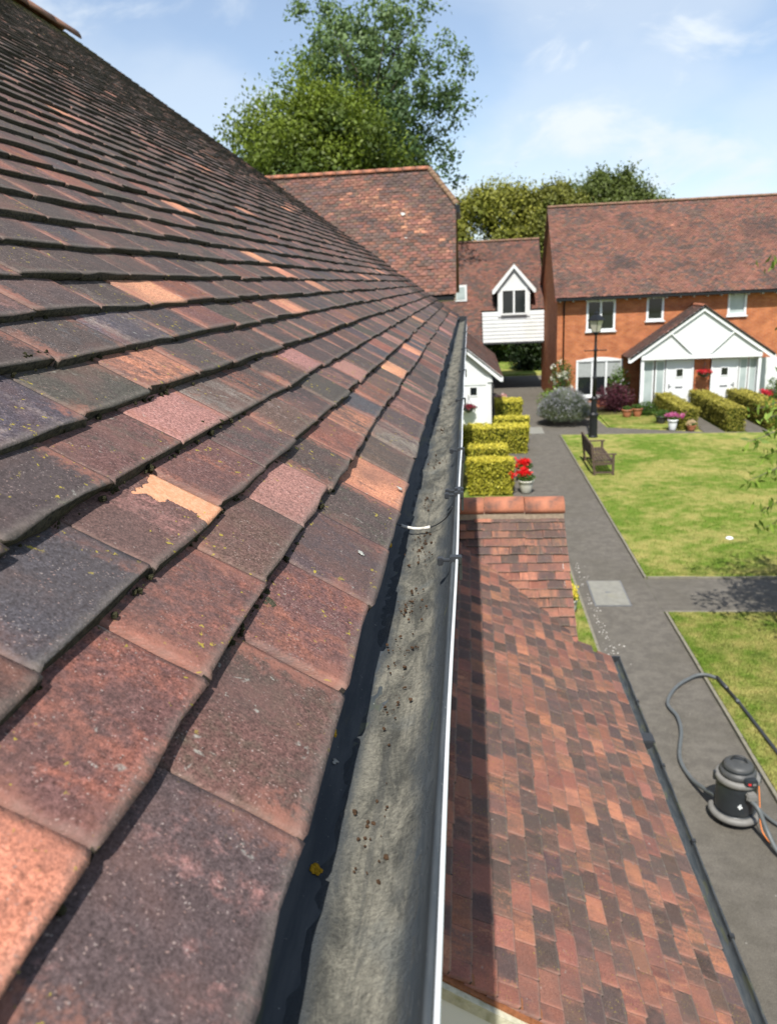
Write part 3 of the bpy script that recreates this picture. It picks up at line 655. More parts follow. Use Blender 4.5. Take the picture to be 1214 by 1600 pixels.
# lichen and moss growths
def blob(name, mat, centre, nrm, r, flat, parent, n=7, seed=0):
    g = random.Random(seed); B = MB(); nrm = Vector(nrm).normalized(); x = nrm.orthogonal().normalized(); y = nrm.cross(x)
    for i in range(n):
        a = g.uniform(0, 6.28); d = r * g.uniform(0, .8); c = Vector(centre) + x * d * math.cos(a) + y * d * math.sin(a); q = r * g.uniform(.3, .6) * (1 if n < 12 else .7)
        bm = bmesh.new(); bmesh.ops.create_icosphere(bm, subdivisions=2, radius=q)
        for v in bm.verts:
            co = v.co * g.uniform(.8, 1.2); h = co.dot(nrm); v.co = c + co - nrm * h * (1 - flat)
        B.bm(bm, True)
    return B.build(name, mat, parent)
gn = fr_main[3]
gi = lambda x, y: (x, y, GZC - math.sqrt(max(GR ** 2 - (x - GXC) ** 2, 0)) + .0015)
blob('lichen', 'lichen_orange', gi(-.106, .415), (.4, 0, .9), .0050, .22, gut, 22, 1)
blob('lichen', 'lichen_orange', rp(-.002, .485, -.006), (1, 0, .3), .0055, .4, deck, 8, 2)
blob('lichen', 'lichen_orange', rp(-.002, .90, -.006), (1, 0, .3), .006, .4, deck, 8, 3)
blob('lichen', 'lichen_white', rp(.012, 1.12, .001), gn, .006, .25, deck, 7, 4)
blob('lichen', 'lichen_white', gi(-.112, .53), (.5, 0, .8), .003, .2, gut, 6, 5)
blob('lichen', 'lichen_white', rp(.03, .80, .001), gn, .005, .2, deck, 7, 6)
blob('moss_tuft', 'moss_grey', rp(.086, .60, -.009), gn, .008, .55, deck, 34, 8)
g_ = random.Random(4)
B = MB()
def crumb(s, y, h, r):
    bm = bmesh.new(); bmesh.ops.create_icosphere(bm, subdivisions=1, radius=r)
    c = Vector(rp(s, y, h))
    for v in bm.verts: v.co = c + v.co * g_.uniform(.55, 1.3)
    B.bm(bm)
edges = [0, .096] + [.096 + GA * i for i in range(1, 9)]
for i, e in enumerate(edges[1:], 1):
    for _ in range(70 if i < 5 else 40):
        y = g_.uniform(.1, 2.6) if g_.random() < .6 else g_.choice([.36, .52, .6, .69, .77, .86, .62, .72]) + g_.gauss(0, .012)
        crumb(e - g_.uniform(.0005, .004), y, -.010 + g_.uniform(-.001, .003), abs(g_.gauss(.0013, .001)) + .0007)
for (s, y, r) in ((.262, .70, .006), (.264, .72, .005), (.34, .90, .006), (.342, .925, .007), (.347, .95, .005), (.425, .70, .005), (.424, .745, .006), (.425, .775, .004), (.262, .88, .006), (.26, .91, .007), (.257, .935, .006)):
    for _ in range(6): crumb(s - .004 + g_.gauss(0, .003), y + g_.gauss(0, .005), -.006 + g_.uniform(0, .003), r * g_.uniform(.3, .6))
mo = B.build('moss', 'moss', deck); mo['kind'] = 'stuff'

# ================================================================== LEAN-TO PORCH BELOW
PXE, PZE, PS = 1.19, 2.40, R(30)
porch = thing('porch', (.5, 4.6, 0), 'tiled lean-to porch under the near gutter with a small gabled end', 'porch')
fr_p = (np.array((PXE, 0, PZE)), np.array((0, 1., 0)), np.array((-math.cos(PS), 0, math.sin(PS))), np.array((math.sin(PS), 0, math.cos(PS))))
PYA, PYB = 2.28, 6.25
PL = (PXE - WX) / math.cos(PS)
def pp(s, y, h=0): return tuple(fr_p[0] + fr_p[2] * s + fr_p[1] * y + fr_p[3] * h)
def porch_colour(c, k, s, y, g):
    r = g.random() * .7 + .3 * (.5 + .5 * math.sin(s * 4.3 + y * 2.1) * math.cos(y * 3.7 - s * 1.9)); q = lambda n, m=1.0: jitc(np.array(PAL[n]) * m * .78 + np.array((.15, .085, .068)) * .22, g, .12)
    if r < .24: return q('red', .95), q('orange', .80), (g.uniform(.35, .75), 0, 0)
    if r < .42: return q('maroon', .95), q('red', 1.1), (g.uniform(.55, .95), 0, 0)
    if r < .56: return q('brown'), q('orange', .7), (g.uniform(.35, .65), 0, 0)
    a = ('dark', 'brown', 'purple', 'dark')[int(g.integers(0, 4))]
    return q(a, .85), q('brown'), (g.uniform(.2, .6), 0, 0)
# gable cross roof: ridge along x at GY
GY, GZR, GXV = 7.62, 3.42, .905
GS = math.atan2(3.42 - 2.50, 1.38)
fr_g = (np.array((0, GY - 1.52, GZR - 1.52 * math.tan(GS))), np.array((1., 0, 0)), np.array((0, math.cos(GS), math.sin(GS))), np.array((0, -math.sin(GS), math.cos(GS))))
def pent_z(x): return PZE + (PXE - x) * math.tan(PS)
def gab_z(y): return GZR - abs(GY - y) * math.tan(GS)
def keep_p(s, ya, yb):
    x = pp(s + .05, 0)[0]; y = (ya + yb) / 2
    if y > PYB: return x < GXV - .03 and gab_z(y) < pent_z(x) + .14
    return not (x < GXV - .1 and gab_z(y) > pent_z(x) + .14)
pdeck = MB().prism([pp(0.02, PYA, -.04), pp(PL, PYA, -.04), pp(PL, PYA, -.07), pp(.02, PYA, -.07)], (0, PYB - PYA, 0)).build('roof', 'under_felt', porch)
MB().prism([pp(.35, PYB, -.04), pp(PL, PYB, -.04), pp(PL, GY - .2, -.04)], (-.012, 0, -.02)).build('valley_board', 'under_felt', pdeck)
pt = courses(0, .1, int(PL / .1) + 1, PYA, GY - .1, .165, porch_colour, off=.05, keep=keep_p, jit=1.7, tilt=.15, th=.016)
for t in pt: t['a'] = px_area(t, fr_p)
def keep_g(s, xa, xb):
    y = fr_g[0][1] + (s + .1) * math.cos(GS)
    return gab_z(y) > pent_z(xb) - .02
gt = courses(0, .1, int(1.52 / math.cos(GS) / .1) + 1, -.28, GXV, .165, porch_colour, off=.02, keep=keep_g, jit=1.7, tilt=.15, th=.016)
gdeck = MB().prism([(-.28, GY - 1.45, GZR - 1.45 * math.tan(GS) - .05), (-.28, GY, GZR - .05), (-.28, GY + 1.45, GZR - 1.45 * math.tan(GS) - .05), (-.28, GY + 1.45, GZR - 1.45 * math.tan(GS) - .08), (-.28, GY, GZR - .08), (-.28, GY - 1.45, GZR - 1.45 * math.tan(GS) - .08)], (GXV + .24, 0, 0)).build('gable_roof', 'under_felt', porch)
for t in gt: t['a'] = px_area(t, fr_g)
al = [(t, fr_p, pdeck) for t in pt] + [(t, fr_g, gdeck) for t in gt]
al.sort(key=lambda q: -q[0]['a'])
plain_lim = 300
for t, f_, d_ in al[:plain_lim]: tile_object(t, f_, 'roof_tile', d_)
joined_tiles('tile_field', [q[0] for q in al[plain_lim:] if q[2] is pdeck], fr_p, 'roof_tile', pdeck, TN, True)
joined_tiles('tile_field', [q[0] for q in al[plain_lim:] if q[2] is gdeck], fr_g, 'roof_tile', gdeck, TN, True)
# far slope of the gable
fr_g2 = (np.array((GXV, GY + 1.52, GZR - 1.52 * math.tan(GS))), np.array((-1., 0, 0)), np.array((0, -math.cos(GS), math.sin(GS))), np.array((0, math.sin(GS), math.cos(GS))))
joined_tiles('tile_field', courses(0, .1, int(1.52 / math.cos(GS) / .1), 0, GXV + .28, .165, porch_colour, jit=1.2), fr_g2, 'roof_tile', gdeck)
ridge_row(gdeck, (-.28, GY, GZR + .01), (GXV + .01, GY, GZR + .01), .150, 'ridge_clay', .44, .85, -.06)
# mortar under the ridge tiles
MB().box(-.27, GXV - .005, GY - .145, GY - .10, GZR - .115, GZR - .055).build('ridge_mortar', 'mortar', gdeck)
# porch walls, bargeboard, near end
pw = MB().prism([(WX, PYA + .12, 0), (1.02, PYA + .12, 0), (1.02, PYA + .12, pent_z(1.02) - .09), (WX, PYA + .12, pent_z(WX) - .09)], (0, PYB - .1 - PYA - .12, 0))
pw.box(WX, GXV - .17, PYB - .1, GY + 1.2, 0, 2.5)
pw.build('wall', 'orange_brick', porch)
MB().prism([(GXV - .16, GY - 1.2, 0), (GXV - .16, GY + 1.2, 0), (GXV - .16, GY + 1.2, gab_z(GY + 1.2) - .1), (GXV - .16, GY, GZR - .1), (GXV - .16, GY - 1.2, gab_z(GY - 1.2) - .1)], (.08, 0, 0)).build('gable_wall', 'white_board', porch)
for sgn in (-1, 1):
    e = GY + sgn * 1.5
    MB().prism([(GXV - .06, GY, GZR - .03), (GXV - .06, e, gab_z(e) - .03), (GXV - .06, e, gab_z(e) - .16), (GXV - .06, GY, GZR - .16)], (.025, 0, 0)).build('barge_board', 'white_board', porch)
b0, b1 = PYA - .002, PYA + .02
MB().prism([pp(-.03, PYA + .006, -.014), pp(PL, PYA + .006, -.014), pp(PL, PYA + .006, -.026), pp(-.03, PYA + .006, -.026)], (0, .05, 0)).build('undercloak', 'rust_strip', porch)
MB().prism([pp(-.03, PYA - .020, -.027), pp(PL, PYA - .020, -.027), pp(PL, PYA - .020, -.036), pp(-.03, PYA - .020, -.036)], (0, .06, 0)).build('verge_strip', 'rust_strip', porch)
MB().prism([pp(-.03, PYA - .045, -.037), pp(PL, PYA - .045, -.037), pp(PL, PYA - .045, -.085), pp(-.03, PYA - .045, -.085)], (0, .06, 0)).build('verge_board', 'mossy_board', porch)
MB().prism([pp(-.03, PYA - .035, -.086), pp(PL, PYA - .035, -.086), pp(PL, PYA - .035, -.30), pp(-.03, PYA - .035, -.30)], (0, .04, 0)).build('barge_board', 'white_paint', porch)
# near flat white canopy edge beside the end board
# porch gutter
PGX, PGZ, PGR = PXE + .025, PZE - .035, .052
b = MB(); v = []; f = []
pr = [(PGX + PGR * math.cos(math.pi + math.pi * i / 14), PGZ + PGR * math.sin(math.pi + math.pi * i / 14)) for i in range(15)] + [(PGX + PGR + .008, PGZ + .003), (PGX + PGR + .008, PGZ - .008)] + [(PGX + (PGR + .003) * math.cos(-math.pi * i / 14), PGZ + (PGR + .003) * math.sin(-math.pi * i / 14)) for i in range(15)]
for y in (PYA - .1, PYB + .1): v += [(x, y, z) for x, z in pr]
m = len(pr); b.add(v, [(i, m + i, m + (i + 1) % m, (i + 1) % m) for i in range(m)], True)
pg = b.build('gutter', 'gutter_plastic', porch)
MB().prism([(PGX + .06 * math.cos(math.pi + math.pi * i / 12), PYB + .1, PGZ + .008 + .062 * math.sin(math.pi + math.pi * i / 12)) for i in range(13)], (0, .02, 0)).build('stop_end', 'clip_black', pg)
MB().box(PGX - .06, PGX + .066, 5.02, 5.14, PGZ - .06, PGZ + .014, .008).build('union_joint', 'clip_black', pg)
for y in (2.6, 3.3, 4.0, 4.75, 5.6): MB().box(PGX + PGR - .008, PGX + PGR + .016, y - .014, y + .014, PGZ - .04, PGZ + .012, .003).build('bracket_clip', 'clip_black', pg)

# ================================================================== VACUUM CLEANER
vac = thing('vacuum_cleaner', (2.72, 7.33, 0), 'black and grey tub vacuum cleaner standing on the tarmac path', 'vacuum cleaner')
vx, vy = 2.72, 7.33
vb = MB().lathe((vx, vy, 0), [(.165, .10), (.178, .12), (.183, .16), (.186, .42), (.184, .44)], 32)
tub = vb.build('tub', 'dark_plastic', vac)
# base ring with two bumper arms
pts = [(vx + .205 * math.cos(a), vy + .205 * math.sin(a), .085) for a in np.linspace(math.pi * .82, math.pi * 2.1, 26)]
MB().tube(pts, [.022] + [.034] * 24 + [.022], 12).build('base_bumper', 'grey_plastic', vac)
MB().lathe((vx, vy, 0), [(.13, .045), (.19, .05), (.20, .08), (.19, .115), (.15, .12)], 30).build('base', 'dark_plastic', vac)
for a in (.6, 2.4, 3.9, 5.4):
    c = MB(); c.tube([(vx + .17 * math.cos(a) - .012, vy + .17 * math.sin(a), .03), (vx + .17 * math.cos(a) + .012, vy + .17 * math.sin(a), .03)], .03, 12).build('castor', 'clip_black', vac)
MB().lathe((vx, vy, 0), [(.180, .425), (.197, .43), (.202, .45), (.202, .475), (.190, .488), (.15, .49)], 36).build('lid_ring', 'grey_plastic', vac)
hd = MB().lathe((vx, vy, 0), [(.165, .485), (.165, .525), (.150, .545), (.135, .55), (.135, .585), (.125, .60), (.095, .612), (.06, .618), (.0, .62)], 32).build('motor_head', 'dull_grey_plastic', vac)
MB().lathe((vx, vy, 0), [(.139, .556), (.143, .562), (.143, .572), (.139, .578)], 32, close=False).build('vent_band', 'dark_plastic', hd)
hp = catmull([(vx - .06, vy + .03, .615), (vx - .03, vy + .02, .66), (vx + .04, vy - .01, .665), (vx + .07, vy - .02, .615)], 6)
MB().tube(hp, .011, 8).build('handle', 'clip_black', vac)
sw = MB().box(vx + .00, vx + .12, vy - .205, vy - .13, .47, .54, .01).build('switch_panel', 'dark_plastic', vac)
MB().box(vx + .03, vx + .055, vy - .209, vy - .204, .495, .515).build('red_switch', 'red_light', sw)
MB().box(vx + .07, vx + .10, vy - .209, vy - .204, .495, .515).build('rocker', 'grey_plastic', sw)
for a in (math.pi * .95, math.pi * 1.98): MB().box(vx + .2 * math.cos(a) - .014, vx + .2 * math.cos(a) + .014, vy + .2 * math.sin(a) - .02, vy + .2 * math.sin(a) + .02, .40, .49, .005).build('latch', 'clip_black', vac)
MB().box(vx + .02, vx + .115, vy - .235, vy - .15, .335, .405, .012).build('hose_inlet', 'grey_plastic', vac)
vac.scale = (1.1, 1.1, 1.1)
# printed mark on the tub
mk = MB()
for a, z, r in ((-1.72, .245, .012), (-1.66, .262, .009), (-1.60, .24, .010), (-1.67, .225, .008)):
    cx_, cy_ = vx + .187 * math.cos(a), vy + .187 * math.sin(a); t_ = Vector((-math.sin(a), math.cos(a), 0)); nn = Vector((math.cos(a), math.sin(a), 0))
    mk.prism([Vector((cx_, cy_, z)) + t_ * r * math.cos(q) + Vector((0, 0, r * math.sin(q))) for q in np.linspace(0, 5.6, 8)], nn * .0015)
mk.build('printed_mark', 'white_print', tub)
hose = catmull([(vx - .18, vy + .08, .20), (2.50, 7.62, .12), (2.44, 7.95, .035), (2.42, 8.35, .03), (2.58, 8.92, .03), (2.62, 9.28, .03), (2.58, 9.62, .03), (2.80, 10.05, .03), (3.10, 10.33, .04), (3.27, 10.36, .06), (3.42, 10.25, .06)], 10)
hm = MB(); rr = [.0215 + .0012 * (i % 2) for i in range(len(hose) * 3)]
hose3 = catmull(hose, 3); hm.tube(hose3, [.0225 + .0015 * (i % 2) for i in range(len(hose3))], 12)
tag(hm.build('hose', 'hose_grey'), 'grey ribbed vacuum hose looping up the path from tub to black pole', 'hose')
pole = MB().tube([(3.41, 10.28, .065), (3.455, 9.95, .065)], .026, 12)
po = thing('pole', (3.43, 10.2, 0), 'long black suction pole lying on the lawn edge', 'pole')
pole.build('cuff', 'clip_black', po)
MB().tube([(3.45, 9.98, .062), (3.50, 9.55, .058), (3.70, 6.4, .058)], .021, 12).build('tube', 'clip_black', po)
MB().tube([(3.485, 9.66, .059), (3.493, 9.60, .059)], .0255, 12).build('collar', 'hose_grey', po)
h2 = catmull([(vx + .07, vy - .23, .37), (vx + .12, vy - .32, .33), (2.90, 6.9, .16), (2.96, 6.72, .05), (3.1, 6.5, .03), (3.4, 6.35, .04)], 12)
tag(MB().tube(h2, [.022 + .0014 * (i % 2) for i in range(len(h2))], 12).build('hose', 'hose_grey'), 'grey hose dropping from the front inlet of the vacuum tub', 'hose')
h3 = catmull([(vx + .15, vy + .10, .12), (2.98, 7.42, .05), (3.1, 7.2, .03), (3.3, 7.0, .03), (3.6, 6.9, .05)], 12)
tag(MB().tube(h3, .017, 10).build('hose', 'hose_grey'), 'short grey hose leaving the vacuum towards the lawn edge', 'hose')
oc = catmull([(vx + .13, vy - .02, .56), (vx + .19, vy - .06, .47), (vx + .20, vy - .12, .30), (vx + .19, vy - .22, .10), (2.93, 7.02, .012), (2.98, 6.85, .010), (3.2, 6.5, .010)], 10)
tag(MB().tube(oc, .0055, 8).build('power_cable', 'orange_cable'), 'orange mains cable hanging from the vacuum head', 'cable')

# ================================================================== FAR ROOF HELPER
def far_colour(p_or, p_red, dark=1.0):
    def f(c, k, s, y, g):
        cl = .5 + .25 * math.sin(s * 3.1 + math.sin(y * 1.3) * 2.2) + .25 * math.sin(y * 2.3 + s * 1.7 + 1.0)
        r = g.random() * .55 + (1 - cl) * .55
        if r < p_or: a, b_, m = 'brown', 'orange', .55
        elif r < p_or + p_red: a, b_, m = 'maroon', 'red', .75
        else: a, b_, m = ('dark', 'brown', 'purple', 'brown')[int(g.integers(0, 4))], ('brown', 'red', 'maroon')[int(g.integers(0, 3))], .45
        mu = np.array((.155, .100, .084)); A_ = np.array(PAL[a]) * .7 + mu * .3; B_ = np.array(PAL[b_]) * .7 + mu * .3
        return jitc(A_ * dark, g, .12), jitc(B_ * dark, g, .12), (m * g.uniform(.6, 1.2), 0, 0)
    return f
def slope(parent, p0, p1, upd, length, colour, gauge=.1, keep=None, deck_name='roof', deck=None):
    """tiled slope: p0->p1 the eaves, upd the direction up the slope"""
    p0 = Vector(p0); p1 = Vector(p1); A = (p1 - p0); w_ = A.length; A.normalize(); U = Vector(upd).normalized(); N = A.cross(U)
    if N.z < 0: N = -N
    if deck is None:
        q = lambda a, s, h: p0 + A * a + U * s + N * h
        deck = MB().prism([q(0, .02, -.04), q(w_, .02, -.04), q(w_, length, -.04), q(0, length, -.04)], -N * .05).build(deck_name, 'under_felt', parent)
    fr = tuple(np.array(x) for x in (p0, A, U, N))
    joined_tiles('tile_field', courses(0, gauge, int(length / gauge), 0, w_, .165, colour, jit=2.2, keep=keep), fr, 'far_tile', deck)
    return deck

# ================================================================== WING WITH HALF HIPPED ROOF
wing = thing('wing_house', (-5, 21, 0), 'cross wing with mottled tiled half-hipped roof beyond the near roof', 'house')
wy0, wz0, wyr, wzr, wxe = 18.0, 5.36, 21.1, 8.40, -.28
ph = math.atan2(wzr - wz0, wyr - wy0); wl = math.hypot(wzr - wz0, wyr - wy0)
hipz, hipx = 7.42, -.95
def keep_w(s, xa, xb):   # x measured from the left end at -11
    x = -11 + (xa + xb) / 2; z = wz0 + (s + .05) * math.sin(ph)
    return z < hipz or x < wxe - (z - hipz) / (wzr - hipz) * (wxe - hipx)
hy = wyr - (wzr - hipz) / math.tan(ph)
wroof = MB().prism([(-11, wy0 + .03, wz0 - .04), (wxe - .02, wy0 + .03, wz0 - .04), (wxe - .02, hy + .03, hipz - .04), (hipx, wyr, wzr - .04), (-11, wyr, wzr - .04)], (0, .04, -.05)).build('roof', 'under_felt', wing)
slope(wing, (-11, wy0, wz0), (wxe, wy0, wz0), (0, math.cos(ph), math.sin(ph)), wl, far_colour(.27, .30, 1.02), keep=keep_w, deck=wroof)
MB().prism([(-11, 2 * wyr - wy0, wz0), (wxe, 2 * wyr - wy0, wz0), (wxe, 2 * wyr - hy, hipz), (hipx, wyr, wzr), (-11, wyr, wzr)], (0, -.04, -.05)).build('back_slope', 'ridge_old', wroof)
# hip face
hl = math.hypot(wzr - hipz, wxe - hipx)
fr_h = (Vector((wxe, hy, hipz)), Vector((wxe, 2 * wyr - hy, hipz)))
def keep_h(s, a, b_):
    t_ = (s + .05) / hl; W = 2 * (wyr - hy); mid = (a + b_) / 2; return t_ * W / 2 < mid < W - t_ * W / 2
hf = MB().prism([(wxe, hy, hipz - .03), (wxe, 2 * wyr - hy, hipz - .03), (hipx, wyr, wzr - .03)], (-.03, 0, -.04)).build('hip', 'under_felt', wing)
slope(wing, fr_h[0], fr_h[1], (hipx - wxe, 0, wzr - hipz), hl, far_colour(.15, .35), keep=keep_h, deck=hf)
ridge_row(wroof, (-11, wyr, wzr), (hipx, wyr, wzr), .12, 'ridge_clay', .33, .8)
ridge_row(wroof, (hipx, wyr, wzr), (wxe + .04, hy - .02, hipz), .085, 'ridge_old', .16, .8, -.03)
MB().box(wxe - .02, wxe + .09, hy - .12, 2 * wyr - hy + .12, hipz - .20, hipz - .02).build('hip_gutter', 'black_iron', wing)
MB().prism([(wxe - .03, wy0, wz0 - .03), (wxe - .03, hy, hipz - .03), (wxe - .03, hy, hipz - .15), (wxe - .03, wy0, wz0 - .15)], (.03, 0, 0)).build('verge', 'concrete', wing)
MB().box(-11, -.8, wy0 + .3, 2 * wyr - wy0 - .3, 0, wz0 - .1).build('wall', 'brown_brick', wing)
MB().prism([(-.8, wy0 + .3, wz0 - .1), (-.8, 2 * wyr - wy0 - .3, wz0 - .1), (-.8, 2 * wyr - hy, hipz - .2), (-.8, hy, hipz - .2)], (-.1, 0, 0)).build('gable_wall', 'brown_brick', wing)
MB().box(-11, wxe - .05, wy0 - .09, wy0 + .02, wz0 - .13, wz0 - .05).build('gutter', 'black_iron', wing)
MB().box(-11, wxe - .06, wy0 + .02, wy0 + .3, wz0 - .15, wz0 - .13).build('soffit', 'white_board', wing)
blob('lichen', 'lichen_white', (-1.55, 19.9, 7.25), (0, -.7, .7), .07, .1, wroof, 7, 31)
blob('lichen', 'lichen_white', (-1.45, 19.3, 6.66), (0, -.7, .7), .035, .1, wroof, 5, 32)

# ================================================================== WINDOW, DOOR HELPERS (faces -y)
def window(parent, x0, x1, z0, z1, y, lights, glass='window_glass', arch=False, sill=True, name='window', blind=False, fr=.07):
    t_ = .09; f = MB()
    f.box(x0, x0 + t_, y - fr, y + .02, z0, z1); f.box(x1 - t_, x1, y - fr, y + .02, z0, z1)
    f.box(x0 + t_, x1 - t_, y - fr, y + .02, z0, z0 + t_); f.box(x0 + t_, x1 - t_, y - fr, y + .02, z1 - t_, z1)
    if arch:
        n = 12; pts = [(x0 + (x1 - x0) * i / n, y - fr - .012, z1 - .02 + .13 * math.sin(math.pi * i / n)) for i in range(n + 1)]
        f.prism(pts + [(x1, y - fr - .012, z1 - .06), (x0, y - fr - .012, z1 - .06)], (0, fr + .02, 0))
    wo = f.build(name, 'white_paint', parent)
    k = lights; iw = (x1 - x0 - 2 * t_) / k
    for i in range(1, k): MB().box(x0 + t_ + i * iw - .045, x0 + t_ + i * iw + .045, y - fr + .012, y + .018, z0 + t_, z1 - t_).build('mullion', 'white_paint', wo)
    for i in range(k):
        a = x0 + t_ + i * iw + (.045 if i else 0); b_ = x0 + t_ + (i + 1) * iw - (.045 if i < k - 1 else 0)
        MB().box(a, b_, y - .016, y - .008, z0 + t_, z1 - t_).build('pane', glass, wo)
        if blind: MB().box(a + .01, b_ - .01, y - .028, y - .018, z0 + t_ + (z1 - z0) * .48, z1 - t_ - .005).build('blind', 'curtain', wo)
    if sill: MB().box(x0 - .05, x1 + .05, y - fr - .07, y, z0 - .05, z0 - .002).build('sill', 'white_paint', wo)
    return wo
def door(parent, x0, x1, y, z1, hinge):
    d = MB().box(x0 + .07, x1 - .07, y - .03, y + .02, .06, z1 - .07).build('door', 'white_paint', parent)
    fr = MB(); fr.box(x0, x0 + .066, y - .06, y + .03, .02, z1); fr.box(x1 - .066, x1, y - .06, y + .03, .02, z1); fr.box(x0 + .067, x1 - .067, y - .06, y + .03, z1 - .066, z1)
    fr.build('door_frame', 'white_paint', parent)
    c = (x0 + x1) / 2
    wf = MB(); 
    for a, b_, e, g in ((c - .17, c + .17, 1.37, 1.42), (c - .17, c + .17, 1.72, 1.77), (c - .17, c - .125, 1.42, 1.72), (c + .125, c + .17, 1.42, 1.72)): wf.box(a, b_, y - .05, y - .028, e, g)
    wf.build('light_frame', 'white_paint', d)
    MB().box(c - .125, c + .125, y - .04, y - .031, 1.42, 1.72).build('pane', 'window_glass', d)
    MB().box(c - .15, c + .15, y - .04, y - .031, .93, 1.0).build('letter_plate', 'lead', d)
    hx = x0 + .15 if hinge > 0 else x1 - .15
    MB().box(hx - .02, hx + .02, y - .05, y - .031, .92, 1.12).bar((hx, y - .06, 1.03), (hx + .11 * hinge, y - .06, 1.03), .02, .02).build('handle', 'lead', d)
    return d

# ================================================================== BRICK HOUSE
HY = 35.0; HX0, HX1 = 3.78, 21.0; EZ2 = 4.78; RY, RZ2 = 38.7, 8.75
bh = thing('brick_house', (12, 38, 0), 'orange brick house with long red brown tiled roof behind the lawn', 'house')
# front wall in pieces round the window openings
wins = [(5.0, 6.22, 3.32, 4.62, 2), (7.50, 8.22, 3.66, 4.68, 1), (10.82, 11.58, 3.74, 4.74, 1), (4.62, 6.60, .50, 2.10, 3), (13.2, 14.6, 3.5, 4.68, 2), (15.8, 17.6, .5, 2.1, 3)]
bw = MB()
bw.box(HX0, HX1, HY + .06, 2 * RY - HY, 0, EZ2 - .12)
xs = sorted({HX0, HX1} | {q for w_ in wins for q in w_[:2]}); zs = sorted({0, EZ2 - .12} | {q for w_ in wins for q in w_[2:4]})
for i in range(len(xs) - 1):
    for j in range(len(zs) - 1):
        cx_, cz_ = (xs[i] + xs[i + 1]) / 2, (zs[j] + zs[j + 1]) / 2
        if any(w_[0] < cx_ < w_[1] and w_[2] < cz_ < w_[3] for w_ in wins): continue
        bw.add([(xs[i], HY, zs[j]), (xs[i + 1], HY, zs[j]), (xs[i + 1], HY, zs[j + 1]), (xs[i], HY, zs[j + 1])], [(0, 1, 2, 3)])
for w_ in wins:
    x0, x1, z0, z1 = w_[:4]
    bw.add([(x0, HY, z0), (x1, HY, z0), (x1, HY, z1), (x0, HY, z1), (x0, HY + .058, z0), (x1, HY + .058, z0), (x1, HY + .058, z1), (x0, HY + .058, z1)], [(0, 1, 5, 4), (1, 2, 6, 5), (2, 3, 7, 6), (3, 0, 4, 7)])
bw.prism([(HX0, HY + .06, EZ2 - .12), (HX0, 2 * RY - HY, EZ2 - .12), (HX0, RY, RZ2 - .15)], (.25, 0, 0))
bw.add([(HX0, HY, 0), (HX0, HY + .06, 0), (HX0, HY + .06, EZ2 - .12), (HX0, HY, EZ2 - .12)], [(0, 1, 2, 3)])
bw.build('wall', 'orange_brick', bh)
for i, w_ in enumerate(wins): window(bh, *w_[:4], HY + .05, w_[4], arch=(w_[4] == 3), blind=(w_[4] == 3), glass='frosted_glass' if i == 2 else 'window_glass')
e0 = HY - .32; pz = math.atan2(RZ2 - EZ2, RY - e0); ll = math.hypot(RZ2 - EZ2, RY - e0)
brf = slope(bh, (HX0 - .14, e0, EZ2), (HX1, e0, EZ2), (0, math.cos(pz), math.sin(pz)), ll, far_colour(.03, .60, 1.05))
MB().prism([(HX0 - .14, 2 * RY - e0, EZ2), (HX1, 2 * RY - e0, EZ2), (HX1, RY, RZ2), (HX0 - .14, RY, RZ2)], (0, -.02, -.05)).build('back_slope', 'ridge_old', brf)
ridge_row(brf, (HX0 - .14, RY, RZ2), (HX1, RY, RZ2), .12, 'ridge_old', .45, .8)
MB().box(HX0 - .1, HX1, e0 - .10, e0 + .01, EZ2 - .13, EZ2 - .04).build('gutter', 'black_iron', bh)
MB().box(HX0 - .1, HX1, e0 + .012, HY - .003, EZ2 - .15, EZ2 - .125).build('soffit', 'bin_plastic', bh)
x = HX0 + .06
while x < HX1:
    MB().box(x, x + .05, e0 + .02, HY - .004, EZ2 - .20, EZ2 - .152).build('rafter_end', 'white_board', bh); x += .55
MB().tube([(4.05, HY - .05, 0), (4.05, HY - .05, 4.45), (4.05, e0 - .04, 4.66)], .035, 10).build('drainpipe', 'black_iron', bh)
MB().prism([(HX0 - .13, e0, EZ2 - .02), (HX0 - .13, RY, RZ2 - .02), (HX0 - .13, RY, RZ2 - .2), (HX0 - .13, e0, EZ2 - .2)], (.03, 0, 0)).build('verge', 'brown_brick', bh)

# double porch
dp = thing('porch', (9.45, 34, 0), 'white double porch with gable, two white doors and glazed side panels', 'porch')
ax, az, elx, erx, ezp, fy = 9.44, 4.30, 6.52, 12.36, 2.27, 33.45
sl = math.atan2(az - ezp, ax - elx); lp = math.hypot(az - ezp, ax - elx)
dr = slope(dp, (elx, HY - .002, ezp), (elx, fy - .12, ezp), (math.cos(sl), 0, math.sin(sl)), lp, far_colour(.05, .3))
slope(dp, (erx, fy - .12, ezp), (erx, HY - .002, ezp), (-math.cos(sl), 0, math.sin(sl)), lp, far_colour(.05, .3), deck_name='roof_slope')
ridge_row(dr, (ax, fy - .12, az), (ax, HY, az), .1, 'ridge_clay', .35, .8)
MB().prism([(7.14, fy, 2.22), (11.76, fy, 2.22), (11.76, fy, 2.40), (ax, fy, az - .16), (7.14, fy, 2.40)], (0, .05, 0)).build('gable_panel', 'white_board', dp)
MB().box(7.06, 11.84, fy - .05, fy - .002, 2.16, 2.34).build('beam', 'white_paint', dp)
